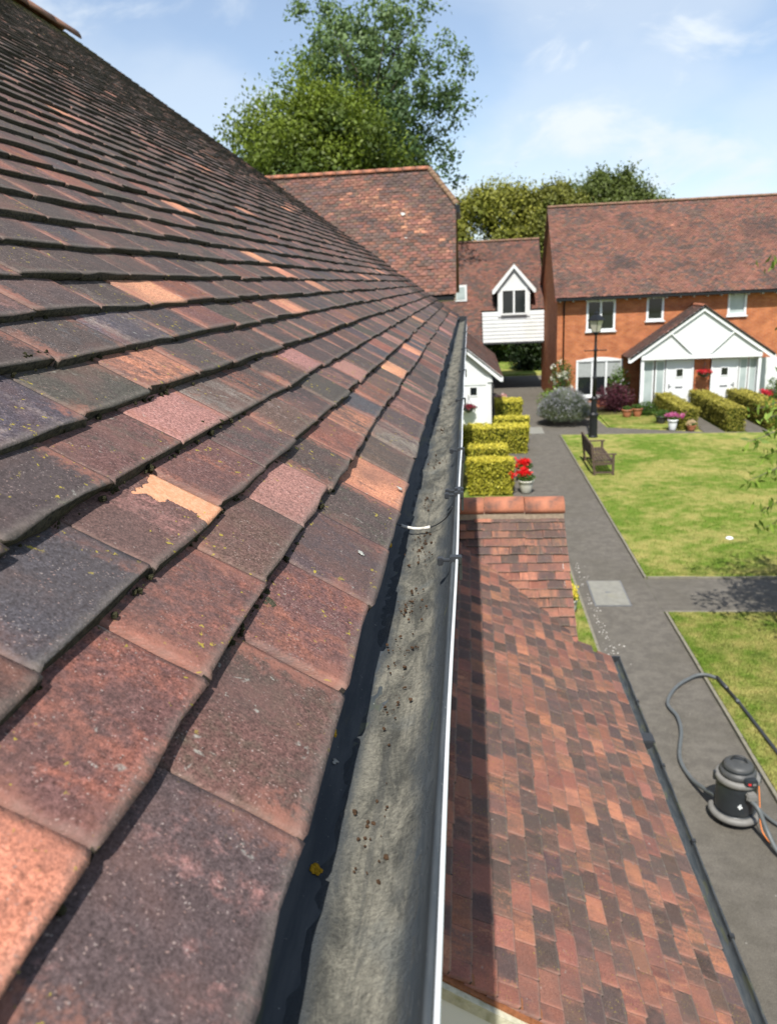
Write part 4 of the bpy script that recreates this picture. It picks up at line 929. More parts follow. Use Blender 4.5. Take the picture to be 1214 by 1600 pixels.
for s_ in (-1, 1):
    ex_ = elx if s_ < 0 else erx
    MB().prism([(ax, fy - .09, az - .03), (ex_, fy - .09, ezp - .03), (ex_, fy - .09, ezp - .20), (ex_ - s_ * .12, fy - .09, ezp - .20), (ax, fy - .09, az - .24)], (0, .035, 0)).build('barge_board', 'white_paint', dp)
    MB().bar((ax + s_ * 1.28, fy - .02, 3.25), (ax + s_ * .35, fy - .02, 2.36), .05, .12, (0, 1, 0)).build('brace', 'white_paint', dp)
for px_ in (7.12, 11.78): MB().box(px_ - .06, px_ + .06, fy, fy + .12, 0, 2.16).build('post', 'white_paint', dp)
DY = 33.72
MB().box(9.28, 9.90, DY, HY - .003, 0, 2.45).build('brick_pier', 'orange_brick', dp)
dl = door(dp, 8.12, 9.24, DY, 2.10, 1); dq = door(dp, 9.94, 11.02, DY, 2.10, -1)
for (a, b_) in ((7.20, 7.64), (7.70, 8.09)):
    f = MB(); f.box(a, b_, DY - .03, DY + .03, .02, .12); f.box(a, b_, DY - .03, DY + .03, 2.05, 2.15); f.box(a, a + .06, DY - .03, DY + .03, .121, 2.049); f.box(b_ - .06, b_, DY - .03, DY + .03, .121, 2.049)
    q = f.build('side_window', 'white_paint', dp); MB().box(a + .061, b_ - .061, DY - .01, DY, .121, 2.049).build('pane', 'frosted_glass', q)
for (a, b_) in ((11.06, 11.40), (11.44, 11.76)):
    f = MB(); f.box(a, b_, DY - .03, DY + .03, .02, .12); f.box(a, b_, DY - .03, DY + .03, 2.05, 2.15); f.box(a, a + .05, DY - .03, DY + .03, .121, 2.049); f.box(b_ - .05, b_, DY - .03, DY + .03, .121, 2.049)
    q = f.build('side_window', 'white_paint', dp); MB().box(a + .051, b_ - .051, DY - .01, DY, .121, 2.049).build('pane', 'frosted_glass', q)
MB().box(7.2, 11.76, DY - .04, HY - .004, 2.152, 2.21).build('ceiling', 'white_board', dp)
MB().box(12.0, 12.1, 34.4, 34.6, 0, 2.2).box(12.1, 12.9, 34.45, 34.55, .3, 2.0).build('side_panel', 'white_board', dp)

# ================================================================== LINK BUILDING WITH PASSAGE AND DORMER
lk = thing('link_house', (-1, 44, 0), 'linking house with white dormer and boarding over a dark passage', 'house')
LY, LZ, LRY, LRZ = 41.0, 4.12, 44.5, 7.68
lp2 = math.atan2(LRZ - LZ, LRY - LY); l2 = math.hypot(LRZ - LZ, LRY - LY); X0, X1, XR = .66, 3.78, 3.79
CS = 1.6 / math.sin(lp2)
keepl = lambda s, a, b_: not ((-9 + (a + b_) / 2) > X0 - .02 and s < CS) and not (1.3 < -9 + (a + b_) / 2 < 3.2 and s < CS + 1.15)
lr = MB().prism([(-9, LY - 1.6 / math.tan(lp2) + .03, LZ - 1.64), (X0, LY - 1.6 / math.tan(lp2) + .03, LZ - 1.64), (X0, LY + .03, LZ - .04), (XR, LY + .03, LZ - .04), (XR, LRY, LRZ - .04), (-9, LRY, LRZ - .04)], (0, .03, -.05)).build('roof', 'under_felt', lk)
slope(lk, (-9, LY - 1.6 / math.tan(lp2), LZ - 1.6), (XR - .02, LY - 1.6 / math.tan(lp2), LZ - 1.6), (0, math.cos(lp2), math.sin(lp2)), l2 + CS, far_colour(.03, .55), keep=keepl, deck=lr)
MB().prism([(-9, 2 * LRY - LY, LZ), (XR, 2 * LRY - LY, LZ), (XR, LRY, LRZ), (-9, LRY, LRZ)], (0, -.02, -.05)).build('back_slope', 'ridge_old', lr)
ridge_row(lr, (-9, LRY, LRZ), (XR, LRY, LRZ), .12, 'ridge_old', .45, .8)
# walls each side of the passage, floor above it
MB().box(-9, X0, LY - 1.3, 2 * LRY - LY - .3, 0, 2.45).build('wall', 'brown_brick', lk)
MB().box(X0 - .02, X1 - .002, LY + .1, 2 * LRY - LY - .3, 2.62, LZ - .05).build('upper_floor', 'brown_brick', lk)
MB().box(X0 + .01, X0 + .12, LY + .02, LY + .14, 0, 2.6).build('passage_post', 'bin_plastic', lk)
nb = 8
for i in range(nb):
    z0 = 2.56 + i * (LZ - .06 - 2.56) / nb; z1 = z0 + (LZ - .06 - 2.56) / nb + .02
    MB().prism([(X0 - .02, LY - .04, z0), (X0 - .02, LY - .022, z0), (X0 - .02, LY + .0, z1), (X0 - .02, LY - .015, z1)], (X1 - X0 + .0, 0, 0)).build('weatherboard', 'white_board', lk)
MB().box(X0 - .02, X1 - .02, LY - .03, LY + .12, 2.47, 2.555).build('bressumer', 'bin_plastic', lk)
dm = MB()
DX0, DX1, DAX, DAZ, DEZ = 1.33, 3.17, 2.25, 6.36, 5.20
dm.prism([(DX0 + .12, LY - .08, LZ - .3), (DX1 - .12, LY - .08, LZ - .3), (DX1 - .12, LY - .08, DEZ + .05), (DAX, LY - .08, DAZ - .12), (DX0 + .12, LY - .08, DEZ + .05)], (0, 2.4, 0))
do = dm.build('dormer', 'white_board', lk)
for s_ in (-1, 1):
    ex_ = DAX + s_ * 1.08
    q = MB().prism([(DAX, LY - .2, DAZ), (ex_, LY - .2, DEZ - .06), (ex_, LY - .2, DEZ - .10), (DAX, LY - .2, DAZ - .06)], (0, 2.4, 0)).build('dormer_roof', 'ridge_old', do)
    MB().prism([(DAX, LY - .24, DAZ - .0), (ex_, LY - .24, DEZ - .07), (ex_, LY - .24, DEZ - .24), (ex_ - s_ * .1, LY - .24, DEZ - .24), (DAX, LY - .24, DAZ - .2)], (0, .036, 0)).build('barge_board', 'white_paint', do)
wo = window(do, 1.60, 2.90, 3.90, 5.18, LY - .09, 2, sill=False)
# small window at the left of the roof
rw = MB().box(-.72, -.10, 41.45, 42.6, 4.66, 5.46).build('roof_window', 'white_board', lk); MB().box(-.62, -.2, 41.435, 41.448, 4.76, 5.36).build('pane', 'frosted_glass', rw)

# white gabled entrance in front of the link
ep = thing('porch', (-.28, 33, 0), 'small white gabled porch with pale door at the end of the terrace', 'porch')
ey, eax, eaz, ehw, eez = 30.0, -.28, 3.36, 1.52, 2.12; eyb = 39.4
es = math.atan2(eaz - eez, ehw); el = math.hypot(eaz - eez, ehw)
e1_ = slope(ep, (eax + ehw, ey - .2, eez), (eax + ehw, eyb, eez), (-math.cos(es), 0, math.sin(es)), el, far_colour(.05, .45))
slope(ep, (eax - ehw, eyb, eez), (eax - ehw, ey - .2, eez), (math.cos(es), 0, math.sin(es)), el, far_colour(.05, .45), deck_name='roof_slope')
ridge_row(e1_, (eax, ey - .2, eaz), (eax, eyb, eaz), .1, 'ridge_clay', .4, .8)
MB().prism([(eax - 1.08, ey, 0), (eax + 1.08, ey, 0), (eax + 1.08, ey, 2.35), (eax, ey, eaz - .14), (eax - 1.08, ey, 2.35)], (0, eyb - ey, 0)).build('wall', 'white_board', ep)
MB().box(eax - 1.12, eax + 1.12, ey - .05, ey - .003, 1.90, 2.08).build('beam', 'white_paint', ep)
for s_ in (-1, 1): MB().prism([(eax, ey - .2, eaz - .03), (eax + s_ * ehw, ey - .2, eez - .03), (eax + s_ * ehw, ey - .2, eez - .19), (eax + s_ * (ehw - .1), ey - .2, eez - .19), (eax, ey - .2, eaz - .22)], (0, .04, 0)).build('barge_board', 'white_paint', ep)
door(ep, -.42, .66, ey - .035, 1.88, 1)
MB().tube([(eax + 1.14, ey + .06, 0), (eax + 1.14, ey + .06, 2.1)], .03, 8).build('drainpipe', 'black_iron', ep)

# ================================================================== FOLIAGE HELPERS
def leaves(C_, size, g, colr, droop=0.0, aspect=.55, nrm=None, flat=0.0):
    """C_ n x 3 centres, colr n x 3 -> diamond leaves"""
    n = len(C_); D = g.normal(0, 1, (n, 3)); D[:, 2] -= droop; D /= np.linalg.norm(D, axis=1)[:, None]
    N = g.normal(0, 1, (n, 3)) if nrm is None else nrm + g.normal(0, .55, (n, 3))
    N = N - (N * D).sum(1)[:, None] * D; N /= np.linalg.norm(N, axis=1)[:, None] + 1e-9
    S_ = np.cross(D, N); s = (size * g.uniform(.6, 1.3, n))[:, None]
    V = np.stack([C_ - D * s, C_ + S_ * s * aspect, C_ + D * s, C_ - S_ * s * aspect], 1)
    V[:, 1] += N * s * .15; V[:, 3] += N * s * .15
    return V.reshape(-1, 3), np.arange(4 * n).reshape(-1, 4), np.repeat(np.concatenate([colr, np.ones((n, 1))], 1), 4, 0)
def leaf_obj(name, C_, size, g, colr, parent, mat='leaf', **k):
    V, F, cl = leaves(C_, size, g, colr, **k); o = np_mesh(name, V, F, mat, parent, {'col': ('FLOAT_COLOR', cl)})
    if name == 'flowers': o['kind'] = 'stuff'
    return o
def colmix(g, n, a, b_, f=None, var=.18):
    f = g.random(n) if f is None else np.clip(f, 0, 1)
    c = np.outer(1 - f, a) + np.outer(f, b_); return np.clip(c * (1 + g.normal(0, var, (n, 1))), .004, 1)
def tree(name, label, base, crown_c, rad, nclump, per, clump_r, leaf, ca, cb, seed, trunk_r=.3, group=None, shell=.55, limb=True, droop=.0, squash=1.0, cut=None, lump=1.0):
    g = np.random.default_rng(seed); t = thing(name, base, label, 'tree', group); base = np.array(base, float); cc = np.array(crown_c, float); rad = np.array(rad, float)
    d = g.normal(0, 1, (nclump, 3)); d /= np.linalg.norm(d, axis=1)[:, None]; r = shell + (1 - shell) * g.random(nclump) ** .7
    bumpy = 1 + lump * .16 * np.sin(d[:, 0] * 5 + seed) * np.cos(d[:, 2] * 6 + seed * 2) + lump * .12 * np.sin(d[:, 1] * 9 + d[:, 0] * 7)
    P = cc + d * (r * bumpy)[:, None] * rad
    if cut is not None: P = P[cut(P)]
    nclump = len(P)
    sc_ = clump_r * g.uniform(.5, 1.3, nclump)
    Q = np.repeat(P, per, 0) + g.normal(0, 1, (nclump * per, 3)) * np.repeat(sc_, per)[:, None] * np.array((1, 1, squash)); n = len(Q)
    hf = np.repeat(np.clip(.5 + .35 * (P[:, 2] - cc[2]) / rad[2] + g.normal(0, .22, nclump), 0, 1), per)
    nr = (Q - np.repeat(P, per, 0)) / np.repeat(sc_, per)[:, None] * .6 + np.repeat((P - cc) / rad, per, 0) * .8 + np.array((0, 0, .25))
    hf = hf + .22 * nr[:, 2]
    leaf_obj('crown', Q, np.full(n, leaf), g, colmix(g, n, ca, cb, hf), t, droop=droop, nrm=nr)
    B = MB(); top = cc + np.array((0, 0, rad[2] * .55))
    axis = [base + (top - base) * q + np.array((g.normal(0, .12), g.normal(0, .12), 0)) * trunk_r * 3 * (q > 0) for q in np.linspace(0, 1, 7)]
    B.tube(axis, [trunk_r * (1.25 - q * 1.1) for q in np.linspace(0, 1, 7)], 10)
    B.build('trunk', 'bark', t)
    if limb:
        Lb = MB()
        for i in g.choice(nclump, min(nclump, 46), replace=False):
            e = P[i]; k = min(5, max(1, int((e[2] - base[2]) / (top[2] - base[2]) * 5))); k = max(1, k - int(g.integers(0, 2))); a = np.array(axis[k]); mid = (a + e) / 2 + np.array((0, 0, .12 * np.linalg.norm(e - a)))
            rr_ = trunk_r * .28
            Lb.tube(catmull([a, mid, e], 4), [rr_ * (1 - .11 * q) for q in range(9)], 6)
        Lb.build('limbs', 'bark', t)
    return t

# ================================================================== TREES
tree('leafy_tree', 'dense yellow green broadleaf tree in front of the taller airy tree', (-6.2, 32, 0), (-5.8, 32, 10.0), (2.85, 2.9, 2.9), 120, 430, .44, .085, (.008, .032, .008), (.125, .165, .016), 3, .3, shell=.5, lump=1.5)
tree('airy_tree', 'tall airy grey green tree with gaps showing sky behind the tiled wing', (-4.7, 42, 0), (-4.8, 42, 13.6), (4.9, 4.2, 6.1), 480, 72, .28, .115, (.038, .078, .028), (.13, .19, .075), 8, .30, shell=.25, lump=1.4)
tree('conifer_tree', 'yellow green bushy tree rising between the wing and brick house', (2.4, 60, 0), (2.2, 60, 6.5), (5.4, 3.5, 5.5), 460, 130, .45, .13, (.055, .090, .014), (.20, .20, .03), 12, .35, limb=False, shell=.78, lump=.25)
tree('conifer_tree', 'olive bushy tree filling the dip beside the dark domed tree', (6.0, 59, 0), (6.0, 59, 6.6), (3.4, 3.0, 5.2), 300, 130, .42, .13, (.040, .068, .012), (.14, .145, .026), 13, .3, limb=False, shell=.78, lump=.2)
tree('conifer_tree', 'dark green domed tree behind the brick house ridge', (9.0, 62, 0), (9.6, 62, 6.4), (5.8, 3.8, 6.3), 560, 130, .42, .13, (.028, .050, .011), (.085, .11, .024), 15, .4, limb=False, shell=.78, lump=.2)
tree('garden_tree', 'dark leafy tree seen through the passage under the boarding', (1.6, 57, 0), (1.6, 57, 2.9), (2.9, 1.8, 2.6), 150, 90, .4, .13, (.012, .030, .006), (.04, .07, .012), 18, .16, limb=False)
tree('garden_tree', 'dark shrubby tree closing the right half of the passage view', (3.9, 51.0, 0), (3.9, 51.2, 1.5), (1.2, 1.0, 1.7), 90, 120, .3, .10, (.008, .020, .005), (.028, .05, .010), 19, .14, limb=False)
# small tree at the right edge, sprays of drooping leaves
rt_ = thing('cherry_tree', (5.7, 10.9, 0), 'small tree with drooping pointed leaves reaching in at the right edge', 'tree')
g = np.random.default_rng(77)
B = MB().tube([(5.7, 10.9, 0), (5.66, 10.92, 1.0), (5.6, 11.0, 2.2), (5.55, 11.0, 3.6), (5.5, 11.05, 5.2)], [.09, .08, .07, .05, .02], 10); B.build('trunk', 'bark', rt_)
tips = []; Lb = MB()
ends = [(3.86, 11.0, 5.68), (3.86, 11.0, 3.75), (3.80, 11.0, 3.30), (4.05, 11.0, 3.1), (3.86, 11.0, 2.75), (4.06, 11.0, 2.3), (4.15, 11.1, 2.0), (4.02, 11.0, 3.62)]
for i in range(60):
    a = g.uniform(0, 6.28); q = g.uniform(.7, 1.75); ends.append((5.6 + q * math.cos(a) * (1.0 if math.cos(a) > 0 else .62), 11 + q * math.sin(a), g.uniform(2.0, 5.4)))
for e in ends:
    e = np.array(e); s0 = np.array((5.58, 11.0, min(4.8, e[2] * .75 + .5))); mid = (s0 * .45 + e * .55) + np.array((0, 0, .35)); pth = catmull([s0, mid, e], 6); Lb.tube(pth, [.016 * (1 - .065 * q) for q in range(len(pth))], 5)
    for q in pth[5:]: tips += [np.array(q) + g.normal(0, .055, 3) + np.array((0, 0, -.03)) for _ in range(5)]
Lb.build('limbs', 'bark', rt_)
ex_ = np.array((5.6, 11.1, 3.6)) + g.normal(0, 1, (5200, 3)) * np.array((.62, .62, .8)); tips = np.concatenate([np.array(tips), ex_[ex_[:, 0] > 4.45]]); leaf_obj('crown', tips, np.full(len(tips), .075), g, colmix(g, len(tips), (.09, .16, .022), (.22, .30, .05)), rt_, droop=1.6, aspect=.32)

# ================================================================== HEDGES
def hedge(label, x0, x1, y0, y1, h, seed, n=5200, taper=.06, ca=(.27, .27, .024), cb=(.66, .57, .085), group=None, leaf=.032):
    g = np.random.default_rng(seed); t = thing('hedge', ((x0 + x1) / 2, (y0 + y1) / 2, 0), label, 'hedge', group)
    i = .05
    c = MB().add([(x0 + taper + i, y0 + i, 0), (x1 - taper - i, y0 + i, 0), (x1 - taper - i, y1 - i, 0), (x0 + taper + i, y1 - i, 0), (x0 + i, y0 + i, h - i), (x1 - i, y0 + i, h - i), (x1 - i, y1 - i, h - i), (x0 + i, y1 - i, h - i)], [(0, 1, 5, 4), (1, 2, 6, 5), (2, 3, 7, 6), (3, 0, 4, 7), (4, 5, 6, 7)])
    c.build('branches', 'hedge_core', t)
    lx, ly = x1 - x0, y1 - y0; ar = np.array([lx * ly, lx * h, lx * h, ly * h, ly * h]); k = g.choice(5, n, p=ar / ar.sum()); u, v = g.random(n), g.random(n)
    P = np.zeros((n, 3)); N = np.zeros((n, 3))
    for f_, (fn, nn) in enumerate(((lambda u, v: (x0 + u * lx, y0 + v * ly, h + 0 * u), (0, 0, 1)), (lambda u, v: (x0 + u * lx, y0 + 0 * u, v * h), (0, -1, 0)), (lambda u, v: (x0 + u * lx, y1 + 0 * u, v * h), (0, 1, 0)), (lambda u, v: (x0 + 0 * u, y0 + u * ly, v * h), (-1, 0, 0)), (lambda u, v: (x1 + 0 * u, y0 + u * ly, v * h), (1, 0, 0)))):
        m_ = k == f_; P[m_] = np.stack(fn(u[m_], v[m_]), 1); N[m_] = nn
    cx_ = (x0 + x1) / 2; P[:, 0] -= np.sign(P[:, 0] - cx_) * taper * (1 - P[:, 2] / h)
    P -= N * (g.random(n) ** 1.5 * .07 - .012)[:, None]
    wv = .022 * np.sin(P[:, 0] * 7 + seed) * np.cos(P[:, 1] * 6 + P[:, 2] * 8) + .012 * np.sin(P[:, 0] * 19 + P[:, 2] * 15 + seed) + np.where(g.random(n) < .05, g.uniform(0, .07, n), 0); P += N * wv[:, None]
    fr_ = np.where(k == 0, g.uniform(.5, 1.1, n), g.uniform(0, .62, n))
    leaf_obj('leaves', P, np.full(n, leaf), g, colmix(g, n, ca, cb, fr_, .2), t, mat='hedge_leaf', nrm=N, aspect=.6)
    return t
plain('hedge_core', C(.05, .06, .010), .95, .1, .4, 18, bump=1, bscale=50)
hg = 'clipped golden hedges by the terrace'
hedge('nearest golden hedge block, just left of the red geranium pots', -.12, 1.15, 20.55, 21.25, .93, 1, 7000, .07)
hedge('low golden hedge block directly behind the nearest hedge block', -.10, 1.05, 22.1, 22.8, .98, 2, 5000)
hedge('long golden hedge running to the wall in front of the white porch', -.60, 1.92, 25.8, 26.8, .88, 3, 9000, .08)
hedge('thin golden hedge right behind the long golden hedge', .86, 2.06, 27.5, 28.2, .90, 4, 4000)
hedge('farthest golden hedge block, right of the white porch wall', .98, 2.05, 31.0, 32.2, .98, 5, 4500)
ha, hb = (.16, .16, .022), (.42, .36, .075)
hedge('olive box hedge left of the left white door path', 7.68, 8.34, 29.3, 33.6, .78, 6, 9000, .03, ha, hb)
hedge('olive box hedge between the paths to the two white doors', 9.12, 9.82, 28.7, 33.9, .84, 7, 9500, .03, ha, hb)
hedge('olive box hedge right of the right white door path', 10.62, 11.4, 28.9, 33.8, .84, 8, 9000, .03, ha, hb)

# ================================================================== LAMP POST
lm = thing('lamp_post', (4.37, 28.18, 0), 'black iron lamp post with glazed lantern at the corner of the lawn', 'lamp post')
lx, ly = 4.37, 28.18
MB().lathe((lx, ly, 0), [(.17, 0), (.17, .06), (.15, .10), (.14, .75), (.16, .80), (.16, .86), (.115, .92), (.10, 1.35), (.12, 1.39), (.12, 1.43), (.07, 1.5)], 12, smooth=False).build('base', 'black_iron', lm)
MB().lathe((lx, ly, 0), [(.075, 1.48), (.068, 2.1), (.085, 2.13), (.085, 2.17), (.062, 2.2), (.05, 3.05), (.075, 3.08), (.075, 3.13), (.045, 3.18), (.04, 3.62), (.07, 3.65), (.09, 3.70)], 14).build('column', 'black_iron', lm)
MB().tube([(lx - .36, ly, 3.1), (lx + .36, ly, 3.1)], .017, 8).lathe((lx - .36, ly, 3.07), [(.0, 0), (.03, .02), (.03, .04), (0, .06)], 8).lathe((lx + .36, ly, 3.07), [(.0, 0), (.03, .02), (.03, .04), (0, .06)], 8).build('ladder_bar', 'black_iron', lm)
LB, LT = 3.72, 4.12
lan = MB().lathe((lx, ly, 0), [(.10, LB - .02), (.14, LB), (.14, LB + .02)], 4, smooth=False)
for i in range(4):
    a = math.pi / 2 * i; lan.bar((lx + .13 * math.cos(a), ly + .13 * math.sin(a), LB), (lx + .25 * math.cos(a), ly + .25 * math.sin(a), LT), .02, .02, (0, 1, .1))
lo_ = lan.build('lantern_frame', 'black_iron', lm)
for i in range(4):
    a, b_ = math.pi / 2 * i, math.pi / 2 * (i + 1); q = lambda an, r, z: (lx + r * math.cos(an), ly + r * math.sin(an), z)
    MB().add([q(a, .128, LB + .01), q(b_, .128, LB + .01), q(b_, .245, LT), q(a, .245, LT)], [(0, 1, 2, 3)]).build('pane', 'lamp_glass', lo_)
MB().lathe((lx, ly, 0), [(.30, LT), (.29, LT + .03), (.16, LT + .16), (.09, LT + .20), (.09, LT + .25), (.05, LT + .29), (.02, LT + .31), (.025, LT + .34), (.0, LT + .40)], 4, smooth=False).build('lantern_cap', 'black_iron', lm)

# ================================================================== BENCH (faces +x)
bn = thing('bench', (3.85, 23.4, 0), 'dark wooden slatted garden bench on the edge of the lawn', 'bench')
bx, by0, by1 = 3.56, 22.45, 24.45
for y in (by0, by1):
    MB().bar((bx, y, .02), (bx - .10, y, .92), .065, .065, (1, 0, 0)).build('leg', 'bench_wood', bn)
    MB().bar((bx + .52, y, .02), (bx + .52, y, .62), .065, .065, (1, 0, 0)).build('leg', 'bench_wood', bn)
    MB().bar((bx - .09, y, .645), (bx + .60, y, .645), .075, .035).build('armrest', 'bench_wood', bn)
    MB().bar((bx, y, .10), (bx + .5, y, .10), .04, .05).bar((bx, y, .36), (bx + .5, y, .37), .045, .07).build('side_rail', 'bench_wood', bn)
for i in range(6): MB().box(bx + .03 + i * .088, bx + .10 + i * .088, by0 - .02, by1 + .02, .405 + .004 * i, .43 + .004 * i, .004).build('slat', 'bench_wood', bn)
MB().bar((bx - .105, by0, .90), (bx - .105, by1, .90), .045, .09).build('top_rail', 'bench_wood', bn)
MB().bar((bx - .055, by0, .50), (bx - .055, by1, .50), .04, .06).build('back_rail', 'bench_wood', bn)
MB().box(bx + .50, bx + .53, by0, by1, .34, .40).build('front_rail', 'bench_wood', bn)
k = 17
for i in range(k):
    y = by0 + (by1 - by0) * (i + .5) / k + 0; MB().bar((bx - .055, y, .52), (bx - .098, y, .87), .05, .02, (1, 0, 0)).build('back_slat', 'bench_wood', bn)

# ================================================================== POTS AND PLANTS
def flowers(parent, name, c, r, n, size, ca, cb, seed, mat='petal', flat=.6, **k):
    g = np.random.default_rng(seed); d = g.normal(0, 1, (n, 3)); d /= np.linalg.norm(d, axis=1)[:, None]; d[:, 2] *= flat
    P = np.array(c) + d * (g.random(n) ** .4)[:, None] * np.array(r if hasattr(r, '__len__') else (r, r, r))
    return leaf_obj(name, P, np.full(n, size), g, colmix(g, n, ca, cb), parent, mat=mat, **k)
def pot(label, x, y, r, h, mat, fl, seed, fr_=.26, cat='potted plant', name='potted_plant'):
    t = thing(name, (x, y, 0), label, cat)
    p = MB().lathe((x, y, 0), [(r * .62, 0), (r * .72, h * .08), (r * .95, h * .6), (r * .98, h * .85), (r * 1.1, h * .87), (r * 1.1, h), (r * .98, h), (r * .9, h * .9), (0, h * .9)], 20).build('pot', mat, t)
    flowers(t, 'leaves', (x, y, h + fr_ * .28), (fr_ * .95, fr_ * .95, fr_ * .7), 420, .035, (.03, .07, .012), (.08, .14, .025), seed + 50, 'leaf')
    if fl:
        g = np.random.default_rng(seed); cs = [(x + g.normal(0, fr_ * .5), y + g.normal(0, fr_ * .5), h + fr_ * g.uniform(.5, .85)) for _ in range(12)]
        P = np.concatenate([np.array(c) + g.normal(0, .04, (60, 3)) for c in cs]); leaf_obj('flowers', P, np.full(len(P), .026), g, colmix(g, len(P), *fl), t, mat='petal', aspect=.8)
    return t
RED = ((.60, .006, .010), (.80, .02, .02))
pot('pale round pot of red geraniums nearest the tiled porch ridge', 1.47, 20.75, .20, .36, 'stone_pot', RED, 1, .27)
pot('pale round pot of red geraniums behind the nearer one', 1.50, 22.1, .20, .36, 'stone_pot', RED, 2, .28)
PINK = ((.50, .05, .22), (.60, .25, .45))
pot('white urn with pink flowers at the front of the left door hedge', 7.40, 29.25, .17, .40, 'white_print', PINK, 3, .22)
pot('terracotta pot beside the purple shrub', 6.32, 32.2, .19, .34, 'terracotta', None, 4, .2)
pot('terracotta pot against the white porch post', 6.75, 32.3, .19, .36, 'terracotta', None, 5, .25)
pot('round tan pot at the foot of the left door hedge', 8.02, 29.05, .15, .20, 'terracotta', ((.55, .40, .25), (.6, .5, .35)), 6, .13)
pot('dark green leafy pot by the left end of the porch', 7.30, 30.6, .2, .3, 'bin_plastic', None, 7, .38)
pot('red and white flower pot on the end of the farthest golden hedge', 1.22, 32.8, .2, .75, 'bin_plastic', ((.45, .03, .04), (.8, .75, .75)), 8, .28)
pot('pale pot of yellow flowers under the end of the tiled porch', 1.64, 12.6, .13, .30, 'stone_pot', ((.65, .50, .04), (.75, .65, .12)), 9, .16)
pot('red flower pot at the right end of the double porch', 11.9, 32.6, .2, .55, 'terracotta', ((.5, .02, .04), (.65, .05, .08)), 10, .38)
def bush(name, label, c, r, n, size, ca, cb, seed, cat='bush', fl=None, stems=True):
    t = thing(name, (c[0], c[1], 0), label, cat); g = np.random.default_rng(seed)
    d = g.normal(0, 1, (n, 3)); d /= np.linalg.norm(d, axis=1)[:, None]; P = np.array(c) + d * (g.random(n) ** .45)[:, None] * np.array(r) * (1 + .18 * np.sin(d[:, 0] * 6 + seed) * np.cos(d[:, 1] * 5))[:, None]
    P[:, 2] = np.abs(P[:, 2]); leaf_obj('foliage', P, np.full(n, size), g, colmix(g, n, ca, cb), t, aspect=.4)
    B = MB()
    for i in range(9):
        e = P[int(g.integers(0, n))]; B.tube([(c[0] + g.normal(0, .04), c[1] + g.normal(0, .04), 0), ((c[0] + e[0]) / 2, (c[1] + e[1]) / 2, e[2] * .6), tuple(e)], [.018, .012, .005], 5)
    B.build('stems', 'bark', t)
    if fl:
        Q = np.array(c) + (P[g.integers(0, n, 26)] - np.array(c)) * 1.03; Q = np.concatenate([q + g.normal(0, fl[3], (fl[2], 3)) for q in Q]); leaf_obj('flowers', Q, np.full(len(Q), .035), g, colmix(g, len(Q), fl[0], fl[1]), t, mat='petal', aspect=.8)
    return t
# lavender: grey green mound of upright stems
lv = thing('lavender_bush', (3.75, 31.2, 0), 'large grey green lavender mound with mauve spikes beside the lamp post', 'bush')
g = np.random.default_rng(41); n = 5200; a = g.uniform(0, 6.283, n); q = np.sqrt(g.random(n)); el_ = g.random(n)
bx_ = np.stack([3.75 + .35 * q * np.cos(a), 31.2 + .35 * q * np.sin(a), 0 * a], 1); tp_ = np.stack([3.72 + 1.15 * q * np.cos(a), 31.2 + 1.1 * q * np.sin(a), 1.40 * np.sqrt(np.maximum(1 - q ** 2 * .9, .02)) * g.uniform(.82, 1.04, n)], 1)
sd = np.stack([-np.sin(a), np.cos(a), 0 * a], 1) * .009; md = bx_ * .35 + tp_ * .65
V = np.stack([md - sd, md + sd, tp_ + sd * .6, tp_ - sd * .6], 1).reshape(-1, 3); cl = np.repeat(np.concatenate([colmix(g, n, (.15, .18, .12), (.27, .29, .23)), np.ones((n, 1))], 1), 4, 0)
np_mesh('stems', V, np.arange(4 * n).reshape(-1, 4), 'leaf', lv, {'col': ('FLOAT_COLOR', cl)})
Pf = np.concatenate([bx_[:, None] * (1 - f_) + tp_[:, None] * f_ for f_ in (.45, .62, .75, .88)], 1).reshape(-1, 3) + g.normal(0, .03, (4 * n, 3)); Pf[:, 2] = np.abs(Pf[:, 2])
leaf_obj('foliage', Pf, np.full(len(Pf), .04), g, colmix(g, len(Pf), (.12, .16, .09), (.25, .28, .21)), lv, droop=-1.2, aspect=.2)
m_ = g.random(n) < .35; leaf_obj('flower_spikes', tp_[m_], np.full(m_.sum(), .05), g, colmix(g, int(m_.sum()), (.24, .24, .28), (.33, .33, .36)), lv, droop=-3.5, aspect=.25)
bush('green_shrub', 'bright green shrub between lavender and the brick wall', (3.55, 33.2, .55), (.75, .6, .65), 2600, .05, (.06, .12, .02), (.17, .25, .04), 51)
bush('rose_bush', 'climbing rose with white blooms at the corner of the brick house', (3.95, 34.4, 1.45), (.5, .3, .85), 1300, .05, (.035, .075, .015), (.09, .15, .03), 52, fl=((.72, .70, .60), (.80, .78, .72), 22, .05))
bush('purple_shrub', 'dark purple leaved shrub under the arched window', (6.0, 33.6, .62), (.85, .6, .62), 3600, .05, (.045, .012, .020), (.12, .035, .05), 53)
bush('green_shrub', 'green shrub with pale flowers in front of the arched window', (6.35, 34.3, 1.1), (.5, .3, .8), 1500, .05, (.04, .09, .015), (.12, .19, .03), 54, fl=((.55, .50, .60), (.7, .66, .7), 6, .04))
bush('green_shrub', 'low green leafy clump below the white porch post', (7.2, 32.6, .25), (.4, .5, .35), 1200, .045, (.025, .065, .012), (.08, .14, .02), 55)
bush('green_shrub', 'leafy green plant at the far right of the porch', (12.3, 32.8, .7), (.5, .5, .7), 1400, .05, (.03, .07, .012), (.10, .16, .02), 56)
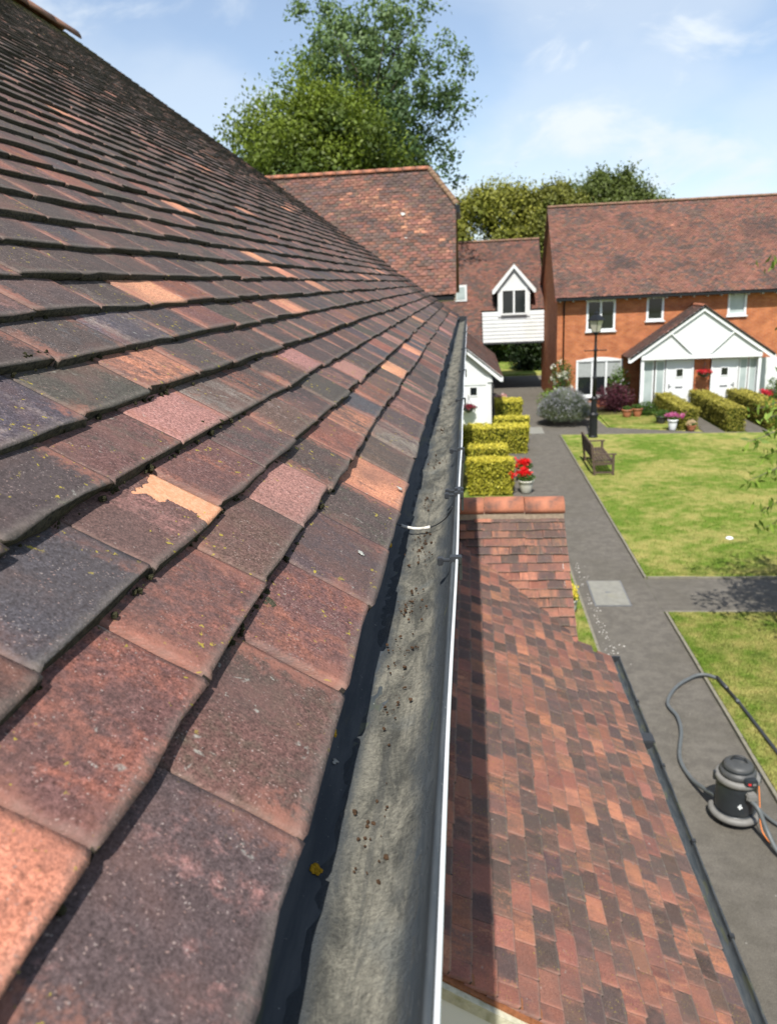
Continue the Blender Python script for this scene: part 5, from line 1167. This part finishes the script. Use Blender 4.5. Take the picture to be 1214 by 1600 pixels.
def basket(label, x, y, z, ca, cb, seed, r=.24):
    t = thing('hanging_basket', (x, y, z), label, 'hanging basket')
    MB().lathe((x, y, z), [(.02, -.16), (.10, -.14), (.17, -.06), (.19, .02), (.17, .02), (0, .0)], 14).build('basket', 'bin_plastic', t)
    B = MB()
    for a in (0, 2.1, 4.2): B.tube([(x + .18 * math.cos(a), y + .18 * math.sin(a), z + .02), (x, y, z + .45)], .006, 5)
    B.bar((x, y, z + .45), (x, y + .22, z + .5), .02, .02); B.build('chain', 'black_iron', t)
    flowers(t, 'leaves', (x, y, z), (r, r * .8, .2), 380, .035, (.02, .05, .012), (.05, .10, .02), seed, 'leaf')
    flowers(t, 'flowers', (x, y, z + .07), (r * 1.1, r * .9, .2), 520, .026, ca, cb, seed + 1, aspect=.8)
basket('hanging basket of red flowers on the pier between two doors', 9.60, 33.40, 1.55, (.45, .01, .02), (.65, .04, .06), 61, .3)
basket('hanging basket of dark red flowers by the small white porch', -.08, 29.7, .95, (.14, .01, .03), (.30, .03, .06), 63, .26)
# dark bin beside the nearest hedge
bi = thing('bin', (-.48, 20.9, 0), 'dark grey bin half hidden behind the gutter beside nearest hedge', 'bin')
MB().prism([(-.70, 20.65, .05), (-.26, 20.65, .05), (-.21, 20.60, .95), (-.74, 20.60, .95)], (0, .55, 0)).build('body', 'bin_plastic', bi)
MB().box(-.77, -.18, 20.56, 21.2, .952, 1.03, .03).build('lid', 'bin_plastic', bi)
for x in (-.66, -.30): MB().tube([(x - .02, 21.15, .1), (x + .02, 21.15, .1)], .1, 12).build('wheel', 'clip_black', bi)
# flower bed soil
b = MB().box(3.3, 5.2, 32.4, 34.98, -.02, .03).box(5.2, 7.0, 32.9, 34.98, -.02, .035); o = b.build('flower_bed', 'soil'); o['kind'] = 'structure'

B = MB(); g_ = random.Random(9)
for _ in range(110):
    x, y = 2.03 + abs(g_.gauss(0, .12)), g_.uniform(10.6, 15.2); r = g_.uniform(.006, .016)
    if 12.9 < y < 14.2 and x > 2.1: continue
    a = g_.uniform(0, 6.28); B.prism([(x + r * g_.uniform(.6, 1.2) * math.cos(a + q), y + r * g_.uniform(.6, 1.2) * math.sin(a + q), -.011) for q in (0, 1.3, 2.5, 3.8, 5.0)], (0, 0, .006))
o = B.build('grit', 'chip'); tag(o, 'pale grit scattered along the tarmac beside the tiled porch', 'grit', kind='stuff')
